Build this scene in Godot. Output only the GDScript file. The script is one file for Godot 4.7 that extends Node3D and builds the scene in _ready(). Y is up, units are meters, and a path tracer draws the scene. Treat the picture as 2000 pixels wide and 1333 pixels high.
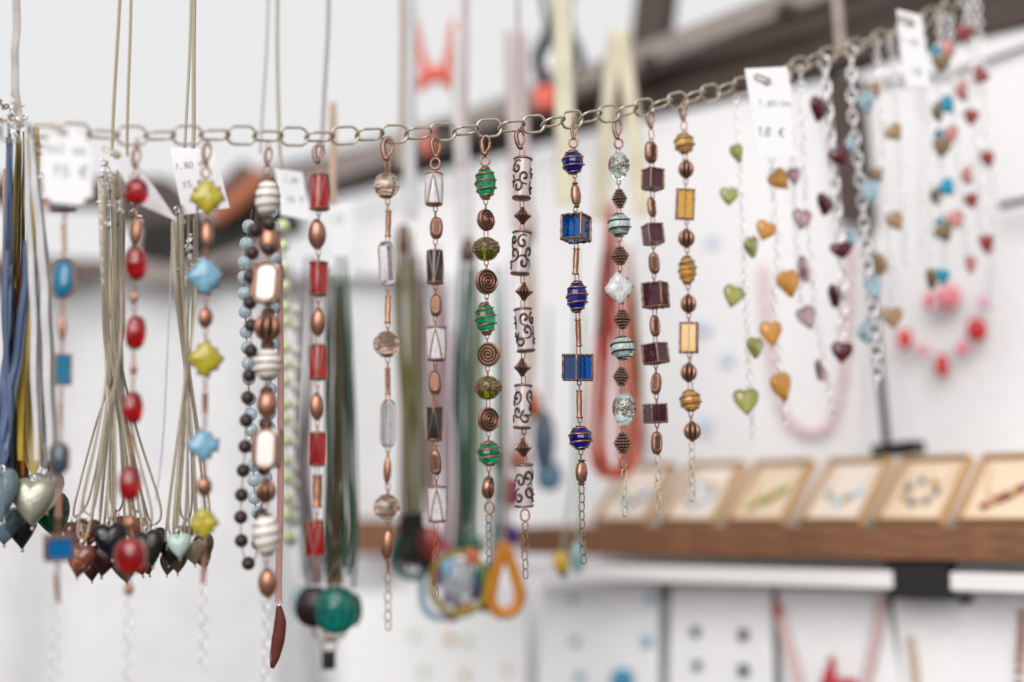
extends Node3D
# A market stall hung with bead bracelets and glass heart necklaces, photographed close up.
const F := 2777.8      # focal length in photo pixels (photo 2000 x 1333)
const CX := 1000.0
const CY := 666.5
const FOCUS := 0.655
var cam := Transform3D()
var cinv := Transform3D()
var rng := RandomNumberGenerator.new()
var names := {}
var cache := {}
var mats := {}
var VV := PackedVector3Array()
var II := PackedInt32Array()

# ---------------------------------------------------------------- placing
func P(x: float, y: float, d: float) -> Vector3:
	return cam * Vector3((x - CX) / F * d, -(y - CY) / F * d, -d)

func drop(w0: Vector3, ypx: float) -> float:      # how far straight below w0 the picture row ypx lies
	var a := cinv * w0
	var b := cinv.basis * Vector3.UP
	var k := -(ypx - CY) / F
	return (a.y + k * a.z) / (b.y + k * b.z)

func chain_depth(x: float) -> float:
	return 0.64 / (0.98 - (2.5e-4 if x > 1030.0 else 1.5e-4) * (x - 1030.0))

var wall_o := Vector3()
var wall_u := Vector3()     # along the stall wall, to the right and nearer
var wall_n := Vector3()     # out of the wall, towards the camera
func W(x: float, y: float, off: float) -> Vector3:  # the point of the plane `off` metres before the stall wall
	var dir := P(x, y, 1.0) - cam.origin
	var t := (wall_o + wall_n * off - cam.origin).dot(wall_n) / dir.dot(wall_n)
	return cam.origin + dir * t

# ---------------------------------------------------------------- meshes
func begin() -> void:
	VV = PackedVector3Array()
	II = PackedInt32Array()

func quads(rows: int, n: int, base: int, wrap: bool) -> void:
	for r in rows - 1:
		for k in (n if wrap else n - 1):
			var a := base + r * n + k
			var b := base + r * n + (k + 1) % n
			var c := b + n
			var d := a + n
			II.append_array(PackedInt32Array([a, b, c, a, c, d]))

func orient(i0: int) -> void:     # make the triangles from i0 on face outwards (clockwise)
	var v := 0.0
	var o := VV[II[i0]]
	for i in range(i0, II.size(), 3):
		v += (VV[II[i]] - o).dot((VV[II[i + 1]] - o).cross(VV[II[i + 2]] - o))
	if v > 0.0:
		for i in range(i0, II.size(), 3):
			var t := II[i + 1]
			II[i + 1] = II[i + 2]
			II[i + 2] = t

func shell(rows: Array, cap := true) -> void:   # closed skin over rings of equal count
	var i0 := II.size()
	var base := VV.size()
	var n: int = rows[0].size()
	for r in rows:
		VV.append_array(r)
	quads(rows.size(), n, base, true)
	if cap:
		for e in [0, rows.size() - 1]:
			var m := Vector3()
			for p in rows[e]:
				m += p
			VV.append(m / n)
			var c := VV.size() - 1
			for k in n:
				var a: int = base + e * n + k
				var b: int = base + e * n + (k + 1) % n
				II.append_array(PackedInt32Array([c, b, a] if e == 0 else [c, a, b]))
	orient(i0)

func done(flat := false) -> ArrayMesh:
	var arr := []
	arr.resize(Mesh.ARRAY_MAX)
	var nn := PackedVector3Array()
	if flat:
		var vv := PackedVector3Array()
		for i in range(0, II.size(), 3):
			var a := VV[II[i]]
			var b := VV[II[i + 1]]
			var c := VV[II[i + 2]]
			var n := (c - a).cross(b - a).normalized()
			vv.append_array(PackedVector3Array([a, b, c]))
			nn.append_array(PackedVector3Array([n, n, n]))
		arr[Mesh.ARRAY_VERTEX] = vv
		arr[Mesh.ARRAY_INDEX] = PackedInt32Array(range(vv.size()))
	else:
		nn.resize(VV.size())
		for i in range(0, II.size(), 3):
			var a := II[i]
			var b := II[i + 1]
			var c := II[i + 2]
			var n := (VV[c] - VV[a]).cross(VV[b] - VV[a])
			nn[a] += n
			nn[b] += n
			nn[c] += n
		for i in nn.size():
			nn[i] = nn[i].normalized()
		arr[Mesh.ARRAY_VERTEX] = VV
		arr[Mesh.ARRAY_INDEX] = II
	arr[Mesh.ARRAY_NORMAL] = nn
	var m := ArrayMesh.new()
	m.add_surface_from_arrays(Mesh.PRIMITIVE_TRIANGLES, arr)
	return m

func lathe(prof: Array, seg: int, sx := 1.0, sz := 1.0, lobes := 0, depth := 0.0, at := Vector3()) -> void:
	var rows := []
	for p in prof:
		var ring := PackedVector3Array()
		for k in seg:
			var a := TAU * k / seg
			var r: float = p[0]
			if lobes:
				r *= 1.0 - depth * pow(absf(sin(a * lobes * 0.5)), 4.0)
			ring.append(at + Vector3(cos(a) * r * sx, p[1], sin(a) * r * sz))
		rows.append(ring)
	shell(rows)

func ball_profile(w: float, h: float, n: int, power := 1.0) -> Array:
	var o := []
	for i in n + 1:
		var t := PI * (0.04 + 0.92 * i / n)
		o.append([w * 0.5 * pow(sin(t), power), h * 0.5 * cos(t)])
	return o

func tube(path: PackedVector3Array, r: float, sides := 6, closed := false, flatten := 1.0, up := Vector3.ZERO, taper := []) -> void:
	var n := path.size()
	var rows := []
	var t0 := (path[1] - path[0]).normalized()
	var nrm := up
	if nrm == Vector3.ZERO:
		nrm = t0.cross(Vector3(0.31, 0.2, 0.93))
	for i in n:
		var a := path[(i - 1 + n) % n] if closed or i > 0 else path[i]
		var b := path[(i + 1) % n] if closed or i < n - 1 else path[i]
		var t := (b - a).normalized()
		nrm = (nrm - t * nrm.dot(t)).normalized()
		var bi := t.cross(nrm)
		var rr := r
		if taper.size():
			var q := float(i) / (n - 1) * (taper.size() - 1)
			rr *= lerpf(taper[int(q)], taper[mini(int(q) + 1, taper.size() - 1)], q - int(q))
		var ring := PackedVector3Array()
		for k in sides:
			var g := TAU * k / sides
			ring.append(path[i] + nrm * (cos(g) * rr) + bi * (sin(g) * rr * flatten))
		rows.append(ring)
	if closed:
		rows.append(rows[0])
	shell(rows, not closed)

func rbox(s: Vector3, r: float, div := 3, at := Basis(), off := Vector3()) -> void:   # box with rounded edges
	r = minf(r, minf(s.x, minf(s.y, s.z)) * 0.49)
	var core := s * 0.5 - Vector3(r, r, r)
	var i0 := II.size()
	var m := div * 2
	var ts := []
	for i in div:
		ts.append([-1.0, -1.0 + float(i) / (div - 1)])
	for i in div:
		ts.append([1.0, float(i) / (div - 1)])
	for f in 6:
		var ax := f / 2
		var sg := 1.0 if f % 2 == 0 else -1.0
		var base := VV.size()
		for i in m:
			for j in m:
				var e := Vector3()
				var g := Vector3()
				e[ax] = sg
				g[ax] = sg
				e[(ax + 1) % 3] = ts[i][0]
				g[(ax + 1) % 3] = ts[i][1]
				e[(ax + 2) % 3] = ts[j][0]
				g[(ax + 2) % 3] = ts[j][1]
				VV.append(off + at * (e * core + g.normalized() * r))
		for i in m - 1:
			for j in m - 1:
				var a := base + i * m + j
				II.append_array(PackedInt32Array([a, a + m, a + m + 1, a, a + m + 1, a + 1] if sg > 0 else [a, a + m + 1, a + m, a, a + 1, a + m + 1]))
	orient(i0)

func prism(poly: PackedVector3Array, push: Vector3) -> void:   # flat outline given thickness
	var base := VV.size()
	var i0 := II.size()
	var n := poly.size()
	var x := (poly[1] - poly[0]).normalized()
	var y := push.cross(x).normalized()
	var flat := PackedVector2Array()
	for p in poly:
		flat.append(Vector2((p - poly[0]).dot(x), (p - poly[0]).dot(y)))
	var tri := Geometry2D.triangulate_polygon(flat)
	var back := PackedVector3Array()
	for p in poly:
		back.append(p + push)
	VV.append_array(poly)
	VV.append_array(back)
	for i in range(0, tri.size(), 3):
		var a := tri[i]
		var b := tri[i + 1]
		var c := tri[i + 2]
		if (flat[b] - flat[a]).cross(flat[c] - flat[a]) < 0.0:
			b = tri[i + 2]
			c = tri[i + 1]
		II.append_array(PackedInt32Array([base + a, base + b, base + c, base + n + a, base + n + c, base + n + b]))
	var area := 0.0
	for k in n:
		area += flat[k].cross(flat[(k + 1) % n])
	for k in n:
		var a := base + k
		var b := base + (k + 1) % n
		II.append_array(PackedInt32Array([a, a + n, b + n, a, b + n, b] if area > 0.0 else [a, b + n, a + n, a, b, b + n]))
	orient(i0)

func heart(w: float, h: float, t: float, at := Vector3()) -> void:
	var rows := []
	var n := 26
	for j in 11:
		var ph := PI * (0.03 + 0.94 * j / 10)
		var ring := PackedVector3Array()
		for k in n:
			var a := TAU * k / n
			var x := 0.5 * signf(sin(a)) * pow(absf(sin(a)), 2.3)
			var y := (12.0 * cos(a) - 3.2 * cos(2 * a) - 1.05 * cos(3 * a) - 0.25 * cos(4 * a) + 2.45) / 23.9
			ring.append(at + Vector3(x * w * pow(sin(ph), 0.7), y * h * pow(sin(ph), 0.7), cos(ph) * t * 0.5))
		rows.append(ring)
	shell(rows)

func smooth(pts: Array, steps := 6) -> PackedVector3Array:   # Catmull-Rom through the points
	var o := PackedVector3Array()
	var n := pts.size()
	for i in n - 1:
		var a: Vector3 = pts[maxi(i - 1, 0)]
		var b: Vector3 = pts[i]
		var c: Vector3 = pts[i + 1]
		var d: Vector3 = pts[mini(i + 2, n - 1)]
		for s in steps:
			o.append(b.cubic_interpolate(c, a, d, float(s) / steps))
	o.append(pts[n - 1])
	return o

func stadium(len_: float, wid: float, n := 20) -> PackedVector3Array:  # outline of a chain link, long axis y
	var o := PackedVector3Array()
	var r := wid * 0.5
	var s := maxf(len_ * 0.5 - r, 0.0)
	for k in n:
		var a := TAU * (k + 0.5) / n
		o.append(Vector3(cos(a) * r, sin(a) * r + (s if sin(a) > 0 else -s), 0))
	return o

func link_mesh(len_: float, wid: float, r: float, sides := 6, n := 20) -> ArrayMesh:
	var key := "link %.5f %.5f %.5f" % [len_, wid, r]
	if not cache.has(key):
		begin()
		tube(stadium(len_ - 2 * r, wid - 2 * r, n), r, sides, true, 1.0, Vector3(0, 0, 1))
		cache[key] = done()
	return cache[key]

# ---------------------------------------------------------------- nodes
func numbered(called: String) -> String:
	var k: int = names.get(called, -1) + 1
	names[called] = k
	return called if k == 0 else "%s_%03d" % [called, k]

func thing(called: String, label: String, category: String, at: Vector3, group := "") -> Node3D:
	var o := Node3D.new()
	o.name = numbered(called)
	add_child(o, true)
	o.position = at
	o.set_meta("label", label)
	o.set_meta("category", category)
	if group:
		o.set_meta("group", group)
	return o

func part(called: String, mesh: Mesh, mat: Material, parent: Node3D, at := Vector3(), basis_ := Basis()) -> MeshInstance3D:
	var o := MeshInstance3D.new()
	o.name = called
	o.mesh = mesh
	o.material_override = mat
	o.transform = Transform3D(basis_, at)
	parent.add_child(o, true)
	return o

func solo(called: String, mesh: Mesh, mat: Material, label: String, category: String, at := Vector3(), group := "") -> MeshInstance3D:
	var o := part(numbered(called), mesh, mat, self, at)
	o.set_meta("label", label)
	o.set_meta("category", category)
	if group:
		o.set_meta("group", group)
	return o

# ---------------------------------------------------------------- materials
func grain(seed_: int, freq: float, lo: Color, hi: Color, size := 256) -> NoiseTexture2D:
	var t := NoiseTexture2D.new()
	var n := FastNoiseLite.new()
	n.seed = seed_
	n.frequency = freq
	n.fractal_octaves = 4
	t.noise = n
	t.width = size
	t.height = size
	t.seamless = true
	var g := Gradient.new()
	g.set_color(0, lo)
	g.set_color(1, hi)
	g.add_point(0.5, lo.lerp(hi, 0.55))
	t.color_ramp = g
	return t

func surf(key: String, col: Color, rough := 0.5, metal := 0.0, vary := 0.0, scale_ := Vector3(60, 60, 60), freq := 0.03) -> StandardMaterial3D:
	if mats.has(key):
		return mats[key]
	var m := StandardMaterial3D.new()
	m.resource_name = key
	m.albedo_color = col
	m.roughness = rough
	m.metallic = metal
	if vary > 0.0:
		var tk := "grain %.2f %.3f" % [vary, freq]
		if not cache.has(tk):
			cache[tk] = grain(7, freq, Color(1 - vary, 1 - vary, 1 - vary), Color(1, 1, 1))
		m.albedo_texture = cache[tk]
		m.uv1_triplanar = true
		m.uv1_scale = scale_
	mats[key] = m
	return m

func glass(key: String, col: Color, clear := 0.85, rough := 0.06) -> StandardMaterial3D:
	if mats.has(key):
		return mats[key]
	var m := StandardMaterial3D.new()
	m.resource_name = key
	m.albedo_color = Color(col.r, col.g, col.b, 1.0 - clear)
	m.transparency = BaseMaterial3D.TRANSPARENCY_ALPHA
	m.refraction_enabled = true
	m.refraction_scale = 0.05
	m.roughness = rough
	if not cache.has("glass streaks"):
		cache["glass streaks"] = grain(23, 0.022, Color(0.84, 0.84, 0.84), Color(1, 1, 1))
	m.albedo_texture = cache["glass streaks"]
	m.uv1_triplanar = true
	m.uv1_scale = Vector3(130, 60, 130)
	mats[key] = m
	return m

func cloth(key: String, col: Color, through := 0.35) -> StandardMaterial3D:
	if mats.has(key):
		return mats[key]
	var m := surf(key, col, 0.75, 0.0, 0.22, Vector3(900, 12, 900), 0.05)
	m.backlight_enabled = true
	m.backlight = Color(through, through, through)
	return m

# ---------------------------------------------------------------- beads
# Each builder makes one bead of height h and width w (metres) centred on `at`, as a part of the bracelet b; wires, caps and frames are its sub-parts.
var CU: StandardMaterial3D      # bright copper
var CD: StandardMaterial3D      # antiqued copper
var CK: StandardMaterial3D      # very dark copper, shows in grooves and between raised work
var CS: StandardMaterial3D      # dark copper of the scrolls
var BR: StandardMaterial3D      # dull brass of the display chain
var SI: StandardMaterial3D      # silver

func cached(key: String, make: Callable, flat := false) -> ArrayMesh:
	if not cache.has(key):
		begin()
		make.call()
		cache[key] = done(flat)
	return cache[key]

func helix(w: float, h: float, turns: float, r: float, squash := 1.0) -> void:
	var path := PackedVector3Array()
	var n := int(turns * 18)
	for i in n + 1:
		var q := float(i) / n
		var t := PI * (0.13 + 0.74 * q)
		var a := TAU * turns * q + 0.6
		var wob := 1.0 + 0.02 * sin(a * 3.1)
		path.append(Vector3(cos(a) * sin(t) * w * 0.5 * wob, cos(t) * h * 0.5 + sin(a * 2.3) * h * 0.01, sin(a) * sin(t) * w * 0.5 * wob * squash))
	tube(path, r, 6)

func bead(b: Node3D, kind: String, y: float, h: float, w: float, mat = null, yaw := 0.0) -> Node3D:
	var tilt := Basis.from_euler(Vector3(rng.randf_range(-0.09, 0.09), deg_to_rad(yaw + rng.randf_range(-9, 9)), rng.randf_range(-0.075, 0.075)))
	var at := Vector3(rng.randf_range(-1, 1) * minf(w, 0.008) * 0.09, y, rng.randf_range(-1, 1) * w * 0.05)
	var id := "%s %.5f %.5f" % [kind, h, w]
	var o: MeshInstance3D
	match kind:
		"coil", "coilball", "stripe":     # glass or enamel bead bound with a copper wire
			o = part("glass_bead", cached(id, func(): lathe(ball_profile(w * 0.95, h, 8, 0.75 if kind != "coil" else 0.9), 12 if kind != "stripe" else 20), kind != "stripe"), mat, b, at, tilt)
			part("wire_coil", cached(id + " wire", func(): helix(w * 1.0, h, 4.6 if kind == "coil" else (3.4 if kind == "coilball" or mat.refraction_enabled else 4.6), w * (0.045 if kind != "stripe" else 0.034))), CU if kind != "stripe" or mat.refraction_enabled == false else CK, o)
			for s in [-1, 1]:
				part("end_cap", cached(id + " cap", func(): lathe([[w * 0.1, -h * 0.03], [w * 0.22, -h * 0.01], [w * 0.2, h * 0.03], [w * 0.06, h * 0.045]], 12)), CD, o, Vector3(0, s * h * 0.485, 0), Basis(Vector3.RIGHT, 0.0 if s > 0 else PI))
		"facet":      # cut crystal
			o = part("crystal_bead", cached(id, func(): lathe([[w * 0.2, h * 0.5], [w * 0.42, h * 0.3], [w * 0.5, h * 0.1], [w * 0.5, -h * 0.1], [w * 0.42, -h * 0.3], [w * 0.2, -h * 0.5]], 9), true), mat, b, at, tilt)
			part("wire_band", cached(id + " wire", func(): helix(w * 1.03, h * 0.7, 1.6, w * 0.022)), CU, o)
			for s in [-1, 1]:
				part("end_cap", cached(id + " cap", func(): lathe([[w * 0.28, -h * 0.04], [w * 0.26, 0.0], [w * 0.12, h * 0.06], [w * 0.05, h * 0.07]], 12)), CU, o, Vector3(0, s * h * 0.46, 0), Basis(Vector3.RIGHT, 0.0 if s > 0 else PI))
		"gran":       # round glass with a belt of copper granules
			o = part("glass_bead", cached(id, func(): lathe(ball_profile(w * 0.96, h, 12, 0.8), 20)), mat, b, at, tilt)
			part("granule_band", cached(id + " gran", func():
				var r := RandomNumberGenerator.new()
				r.seed = 5
				for i in 210:
					var a := r.randf() * TAU
					var v := r.randf_range(-0.35, 0.62) if i < 170 else r.randf_range(-0.2, 0.3)
					var q := pow(1.0 - v * v, 0.4)
					var g := w * r.randf_range(0.03, 0.05)
					lathe(ball_profile(g * 2, g * 2, 3), 5, 1, 1, 0, 0, Vector3(cos(a) * q * w * 0.49, v * h * 0.5, sin(a) * q * w * 0.49))), CD, o)
		"disc":       # copper disc with a raised spiral on both faces
			var t := w if h > w * 2.4 and yaw == 90.0 else h * 0.36
			var ww := h * 0.92 if yaw != 0.0 else w
			o = part("spiral_disc_bead", cached("disc %.5f %.5f" % [h, ww], func():
				var rows := []
				for q in [[0.86, -0.5], [0.97, -0.36], [1.0, 0.0], [0.97, 0.36], [0.86, 0.5]]:
					var ring := PackedVector3Array()
					for k in 24:
						ring.append(Vector3(cos(TAU * k / 24) * ww * 0.5 * q[0], sin(TAU * k / 24) * h * 0.5 * q[0], q[1] * t))
					rows.append(ring)
				shell(rows)), CK, b, at, tilt)
			part("raised_spiral", cached("disc wire %.5f %.5f" % [h, ww], func():
				for s in [-1.0, 1.0]:
					var path := PackedVector3Array()
					for i in 67:
						var q := float(i) / 66
						var a := q * TAU * 3.0
						path.append(Vector3(cos(a) * s * ww * (0.03 + 0.39 * q), sin(a) * h * (0.03 + 0.39 * q), s * t * 0.52))
					tube(path, h * 0.031, 6)
				var rim := PackedVector3Array()
				for k in 24:
					rim.append(Vector3(cos(TAU * k / 24) * ww * 0.47, sin(TAU * k / 24) * h * 0.47, 0))
				tube(rim, t * 0.42, 8, true, 0.35, Vector3(0, 0, 1))), CU, o)
		"groove":     # flat copper oval with a rimmed oval in each face
			o = part("copper_oval_bead", cached(id, func(): lathe(ball_profile(w, h, 10, 0.6), 20, 1.0, 0.62)), CD, b, at, tilt)
			part("oval_rim", cached(id + " rim", func():
				for s in [-1.0, 1.0]:
					var path := stadium(h * 0.68, w * 0.54, 20)
					for i in path.size():
						path[i].z = s * w * 0.275
					tube(path, w * 0.075, 6, true)), CU, o)
			part("shaded_oval_plate", cached(id + " in", func():
				for s in [-1.0, 1.0]:
					var path := stadium(h * 0.66, w * 0.52, 18)
					for i in path.size():
						path[i].z = s * w * 0.318
					prism(path, Vector3(0, 0, -s * w * 0.05))), CS, o)  # darker plate on each face, its colour stands for shade in a hollow
		"cyl":        # tapered glass drum in copper caps with a zigzag wire
			var up := 1.0 if yaw >= 0.0 else -1.0
			o = part("glass_drum_bead", cached(id, func(): lathe([[w * 0.38, h * 0.47], [w * 0.44, h * 0.45], [w * 0.48, -h * 0.45], [w * 0.42, -h * 0.47]], 18)), mat, b, at, Basis(Vector3.BACK, 0.0 if up > 0 else PI))
			for s in [-1.0, 1.0]:
				var rr := w * (0.46 if s > 0 else 0.5)
				part("end_cap", cached(id + " cap %d" % int(s), func():
					lathe([[rr * 0.8, -h * 0.035], [rr * 1.02, -h * 0.03], [rr * 1.05, 0.0], [rr * 0.9, h * 0.03], [rr * 0.3, h * 0.045]], 18)), CU, o, Vector3(0, s * h * 0.462, 0), Basis(Vector3.RIGHT, 0.0 if s > 0 else PI))
			part("zigzag_wire", cached(id + " zig", func():
				for z in 3:
					var path := PackedVector3Array()
					for i in 17:
						var q := float(i) / 16
						var tri := absf(fposmod(q * 2.0, 2.0) - 1.0)
						var a := PI * 0.5 + z * TAU / 3 + (q - 0.5) * 1.5
						var r2 := lerpf(0.5, 0.455, tri) * w
						path.append(Vector3(cos(a) * r2, lerpf(-0.43, 0.43, tri) * h, sin(a) * r2))
					tube(path, w * 0.035, 6)), CD, o)
		"cube", "slab":   # glass block with soldered copper edges
			var dz := w if kind == "cube" else w * 0.5
			o = part("glass_block_bead", cached(id, func(): rbox(Vector3(w * 0.93, h * 0.95, dz * 0.93), w * 0.08, 3)), mat, b, at, tilt)
			part("copper_frame", cached(id + " frame", func():
				var q := Vector3(w, h, dz) * 0.47
				for ax in 3:
					for s in [-1.0, 1.0]:
						for u in [-1.0, 1.0]:
							var path := PackedVector3Array()
							for i in 7:
								var e := Vector3()
								e[ax] = lerpf(-1, 1, i / 6.0)
								e[(ax + 1) % 3] = s
								e[(ax + 2) % 3] = u
								path.append(e * q * (1.0 + 0.035 * sin(i * 2.7 + ax + s * 2.0 + u)))
							tube(path, w * (0.062 if kind == "cube" else 0.05), 6)), CD, o)
			part("hole_tube", cached(id + " hole", func(): tube(PackedVector3Array([Vector3(0, -h * 0.46, 0), Vector3(0, h * 0.46, 0)]), w * 0.05, 8)), CU, o)
		"framed":     # white tablet framed in copper
			o = part("enamel_tablet_bead", cached(id, func(): rbox(Vector3(w * 0.92, h * 0.94, w * 0.62), w * 0.2, 4)), mat, b, at, tilt)
			part("copper_frame", cached(id + " frame", func():
				for s in [-1.0, 1.0]:
					for face in 2:
						var path := PackedVector3Array()
						for p in stadium(h * (0.93 if face == 0 else 0.9), w * (0.8 if face == 0 else 0.5), 24):
							path.append(Vector3(p.x, p.y, s * w * 0.32) if face == 0 else Vector3(s * w * 0.47, p.y, p.x))
						tube(path, w * 0.05, 6, true)), CU, o)
		"rect":       # clear cut crystal bar
			o = part("crystal_bar_bead", cached(id, func(): lathe([[w * 0.3, h * 0.5], [w * 0.5, h * 0.4], [w * 0.5, -h * 0.4], [w * 0.3, -h * 0.5]], 8, 1.0, 0.6), true), mat, b, at, tilt)
			part("copper_frame", cached(id + " frame", func(): tube(stadium(h * 0.98, w * 1.02, 24), w * 0.035, 6, true)), CU, o)
		"swirl":      # white cylinder with copper scrolls
			o = part("scrolled_cylinder_bead", cached(id, func(): lathe([[w * 0.36, h * 0.47], [w * 0.44, h * 0.455], [w * 0.45, -h * 0.455], [w * 0.36, -h * 0.47]], 24)), mat, b, at, tilt)
			part("scroll_wire", cached("%s wire %d" % [id, int(yaw)], func():
				var list := [[0.5, 0.22, 1.0], [-0.45, 0.0, -1.0], [0.35, -0.23, -1.0], [1.65, 0.24, -1.0], [1.5, -0.04, 1.0], [2.3, -0.24, 1.0], [3.5, 0.2, 1.0], [3.3, -0.12, -1.0], [4.5, -0.24, 1.0], [4.4, 0.1, -1.0]]
				for sw in list:
					var path := PackedVector3Array()
					for i in 30:
						var q := i / 29.0
						var a: float = q * 7.0 * sw[2] + sw[0] * 3.0
						var r2: float = 0.05 + 0.37 * q
						var ang: float = PI * 0.5 + sw[0] + cos(a) * r2 * 1.75
						path.append(Vector3(cos(ang) * w * 0.45, sw[1] * h + sin(a) * r2 * w, sin(ang) * w * 0.45))
					tube(path, w * 0.07, 6, false, 1.0, Vector3.ZERO, [1.6, 1.0, 1.0, 1.0, 0.8, 0.5])), CS, o)
			for s in [-1.0, 1.0]:
				part("end_cap", cached(id + " cap", func(): lathe([[w * 0.4, -h * 0.03], [w * 0.5, -h * 0.025], [w * 0.52, 0.0], [w * 0.46, h * 0.025], [w * 0.14, h * 0.035]], 20)), CD, o, Vector3(0, s * h * 0.46, 0), Basis(Vector3.RIGHT, 0.0 if s > 0 else PI))
		"ribcone", "melon", "grancone":
			var prof := []
			if kind == "melon":
				prof = [[w * 0.1, h * 0.5], [w * 0.18, h * 0.44], [w * 0.38, h * 0.32], [w * 0.5, h * 0.11], [w * 0.5, -h * 0.11], [w * 0.38, -h * 0.32], [w * 0.18, -h * 0.44], [w * 0.1, -h * 0.5]]
			else:
				prof = [[w * 0.1, h * 0.5], [w * 0.15, h * 0.4], [w * 0.26, h * 0.24], [w * 0.48, h * 0.03], [w * 0.48, -h * 0.03], [w * 0.26, -h * 0.24], [w * 0.15, -h * 0.4], [w * 0.1, -h * 0.5]]
			if kind == "grancone":
				o = part("granulated_copper_bead", cached(id, func(): lathe(prof, 16)), CK, b, at, tilt)
				part("granules", cached(id + " gran", func():
					for row in 7:
						var v := -0.42 + row * 0.14
						var rr := w * lerpf(0.14, 0.47, pow(1.0 - absf(v) / 0.5, 0.9))
						var cnt := maxi(7, int(rr * TAU / (w * 0.16)))
						for k in cnt:
							var a := TAU * (k + 0.5 * (row % 2)) / cnt
							lathe(ball_profile(w * 0.15, w * 0.15, 4), 6, 1, 1, 0, 0, Vector3(cos(a) * rr, v * h, sin(a) * rr))), CD, o)
			else:
				o = part("ribbed_copper_bead", cached(id, func(): lathe(prof, 70 if kind == "ribcone" else 64, 1, 1, 14 if kind == "ribcone" else 8, 0.4)), CD if kind == "ribcone" else CU, b, at, tilt)
				part("groove_core", cached(id + " core", func():
					var p2 := []
					for p in prof:
						p2.append([p[0] * 0.84, p[1] * 0.97])
					lathe(p2, 20)), CK, o)  # very dark inner core, so the grooves come out dark
		"pillow":     # twisted copper pillow between two collars
			o = part("copper_pillow_bead", cached(id, func(): lathe([[w * 0.16, h * 0.44], [w * 0.4, h * 0.3], [w * 0.5, 0.0], [w * 0.4, -h * 0.3], [w * 0.16, -h * 0.44]], 6, 1.0, 0.7), false), CU, b, at, Basis(Vector3.UP, deg_to_rad(20)) * tilt)
			for s in [-1.0, 1.0]:
				part("collar", cached(id + " cap", func(): lathe([[w * 0.15, -h * 0.03], [w * 0.27, -h * 0.02], [w * 0.27, h * 0.01], [w * 0.18, h * 0.02], [w * 0.24, h * 0.035], [w * 0.1, h * 0.05]], 12)), CD, o, Vector3(0, s * h * 0.46, 0), Basis(Vector3.RIGHT, 0.0 if s > 0 else PI))
		"tube":
			o = part("copper_tube_bead", cached(id, func(): lathe([[w * 0.3, h * 0.5], [w * 0.5, h * 0.49], [w * 0.5, h * 0.44], [w * 0.38, h * 0.42], [w * 0.44, h * 0.1], [w * 0.4, -h * 0.2], [w * 0.38, -h * 0.42], [w * 0.5, -h * 0.44], [w * 0.5, -h * 0.49], [w * 0.3, -h * 0.5]], 8, 1.0, 0.8)), CU, b, at, tilt)
		"spindle", "bicone":
			o = part("copper_bead", cached(id, func(): lathe(ball_profile(w, h, 10, 1.25 if kind == "spindle" else 1.0), 16, 1.0, 0.7)), mat if mat else CU, b, at, tilt)
			for s in [-1.0, 1.0]:
				part("collar", cached(id + " cap", func(): lathe([[w * 0.1, -h * 0.03], [w * 0.2, -h * 0.01], [w * 0.17, h * 0.02], [w * 0.06, h * 0.03]], 10)), CD, o, Vector3(0, s * h * 0.49, 0), Basis(Vector3.RIGHT, 0.0 if s > 0 else PI))
		"diamond":    # cushion standing on its corner with copper prongs
			var turn := rng.randf() * TAU if w > 0.012 else 0.0
			o = part("glass_cushion_bead", cached("%s %.2f" % [id, turn], func():
				var rows := []
				for j in 10:
					var ph := PI * (0.04 + 0.92 * j / 9.0)
					var ring := PackedVector3Array()
					for k in 40:
						var a := TAU * k / 40
						var r2 := 0.415 + 0.045 * cos(4.0 * a) + 0.008 * cos(8.0 * a) + 0.012 * sin(5.0 * a + turn) + 0.01 * sin(11.0 * a + turn * 2.0)
						ring.append(Vector3(cos(a) * r2 * w * pow(sin(ph), 0.5), sin(a) * r2 * h * pow(sin(ph), 0.5), cos(ph) * w * (0.2 + 0.012 * sin(3.0 * a + turn))))
					rows.append(ring)
				shell(rows)), mat, b, at, tilt)
			part("prongs", cached("%s prong %.2f" % [id, turn], func():
				for k in 9:
					var a := TAU * k / 9 + turn
					var r2 := 0.42 + 0.045 * cos(4.0 * a)
					lathe(ball_profile(w * 0.1, w * 0.13, 4), 7, 1, 1, 0, 0, Vector3(cos(a) * w * r2, sin(a) * h * r2, w * 0.05 * sin(a * 3.0)))), CD, o)
		"round", "cabochon":     # plain glass, in a copper rim for a cabochon
			o = part("glass_bead", cached(id, func(): lathe(ball_profile(w * 0.94, h, 8, 0.7), 10, 1.0, 1.0 if kind == "round" else 0.55), kind == "round"), mat, b, at, tilt)
			if kind == "cabochon":
				part("copper_rim", cached(id + " rim", func(): tube(stadium(h * 0.98, w * 0.96, 24), w * 0.05, 6, true)), CD, o)
			else:
				for s in [-1, 1]:
					part("end_cap", cached(id + " cap", func(): lathe([[w * 0.26, -h * 0.06], [w * 0.28, -h * 0.02], [w * 0.15, h * 0.03], [w * 0.05, h * 0.05]], 12)), CD, o, Vector3(0, s * h * 0.46, 0), Basis(Vector3.RIGHT, 0.0 if s > 0 else PI))
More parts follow.
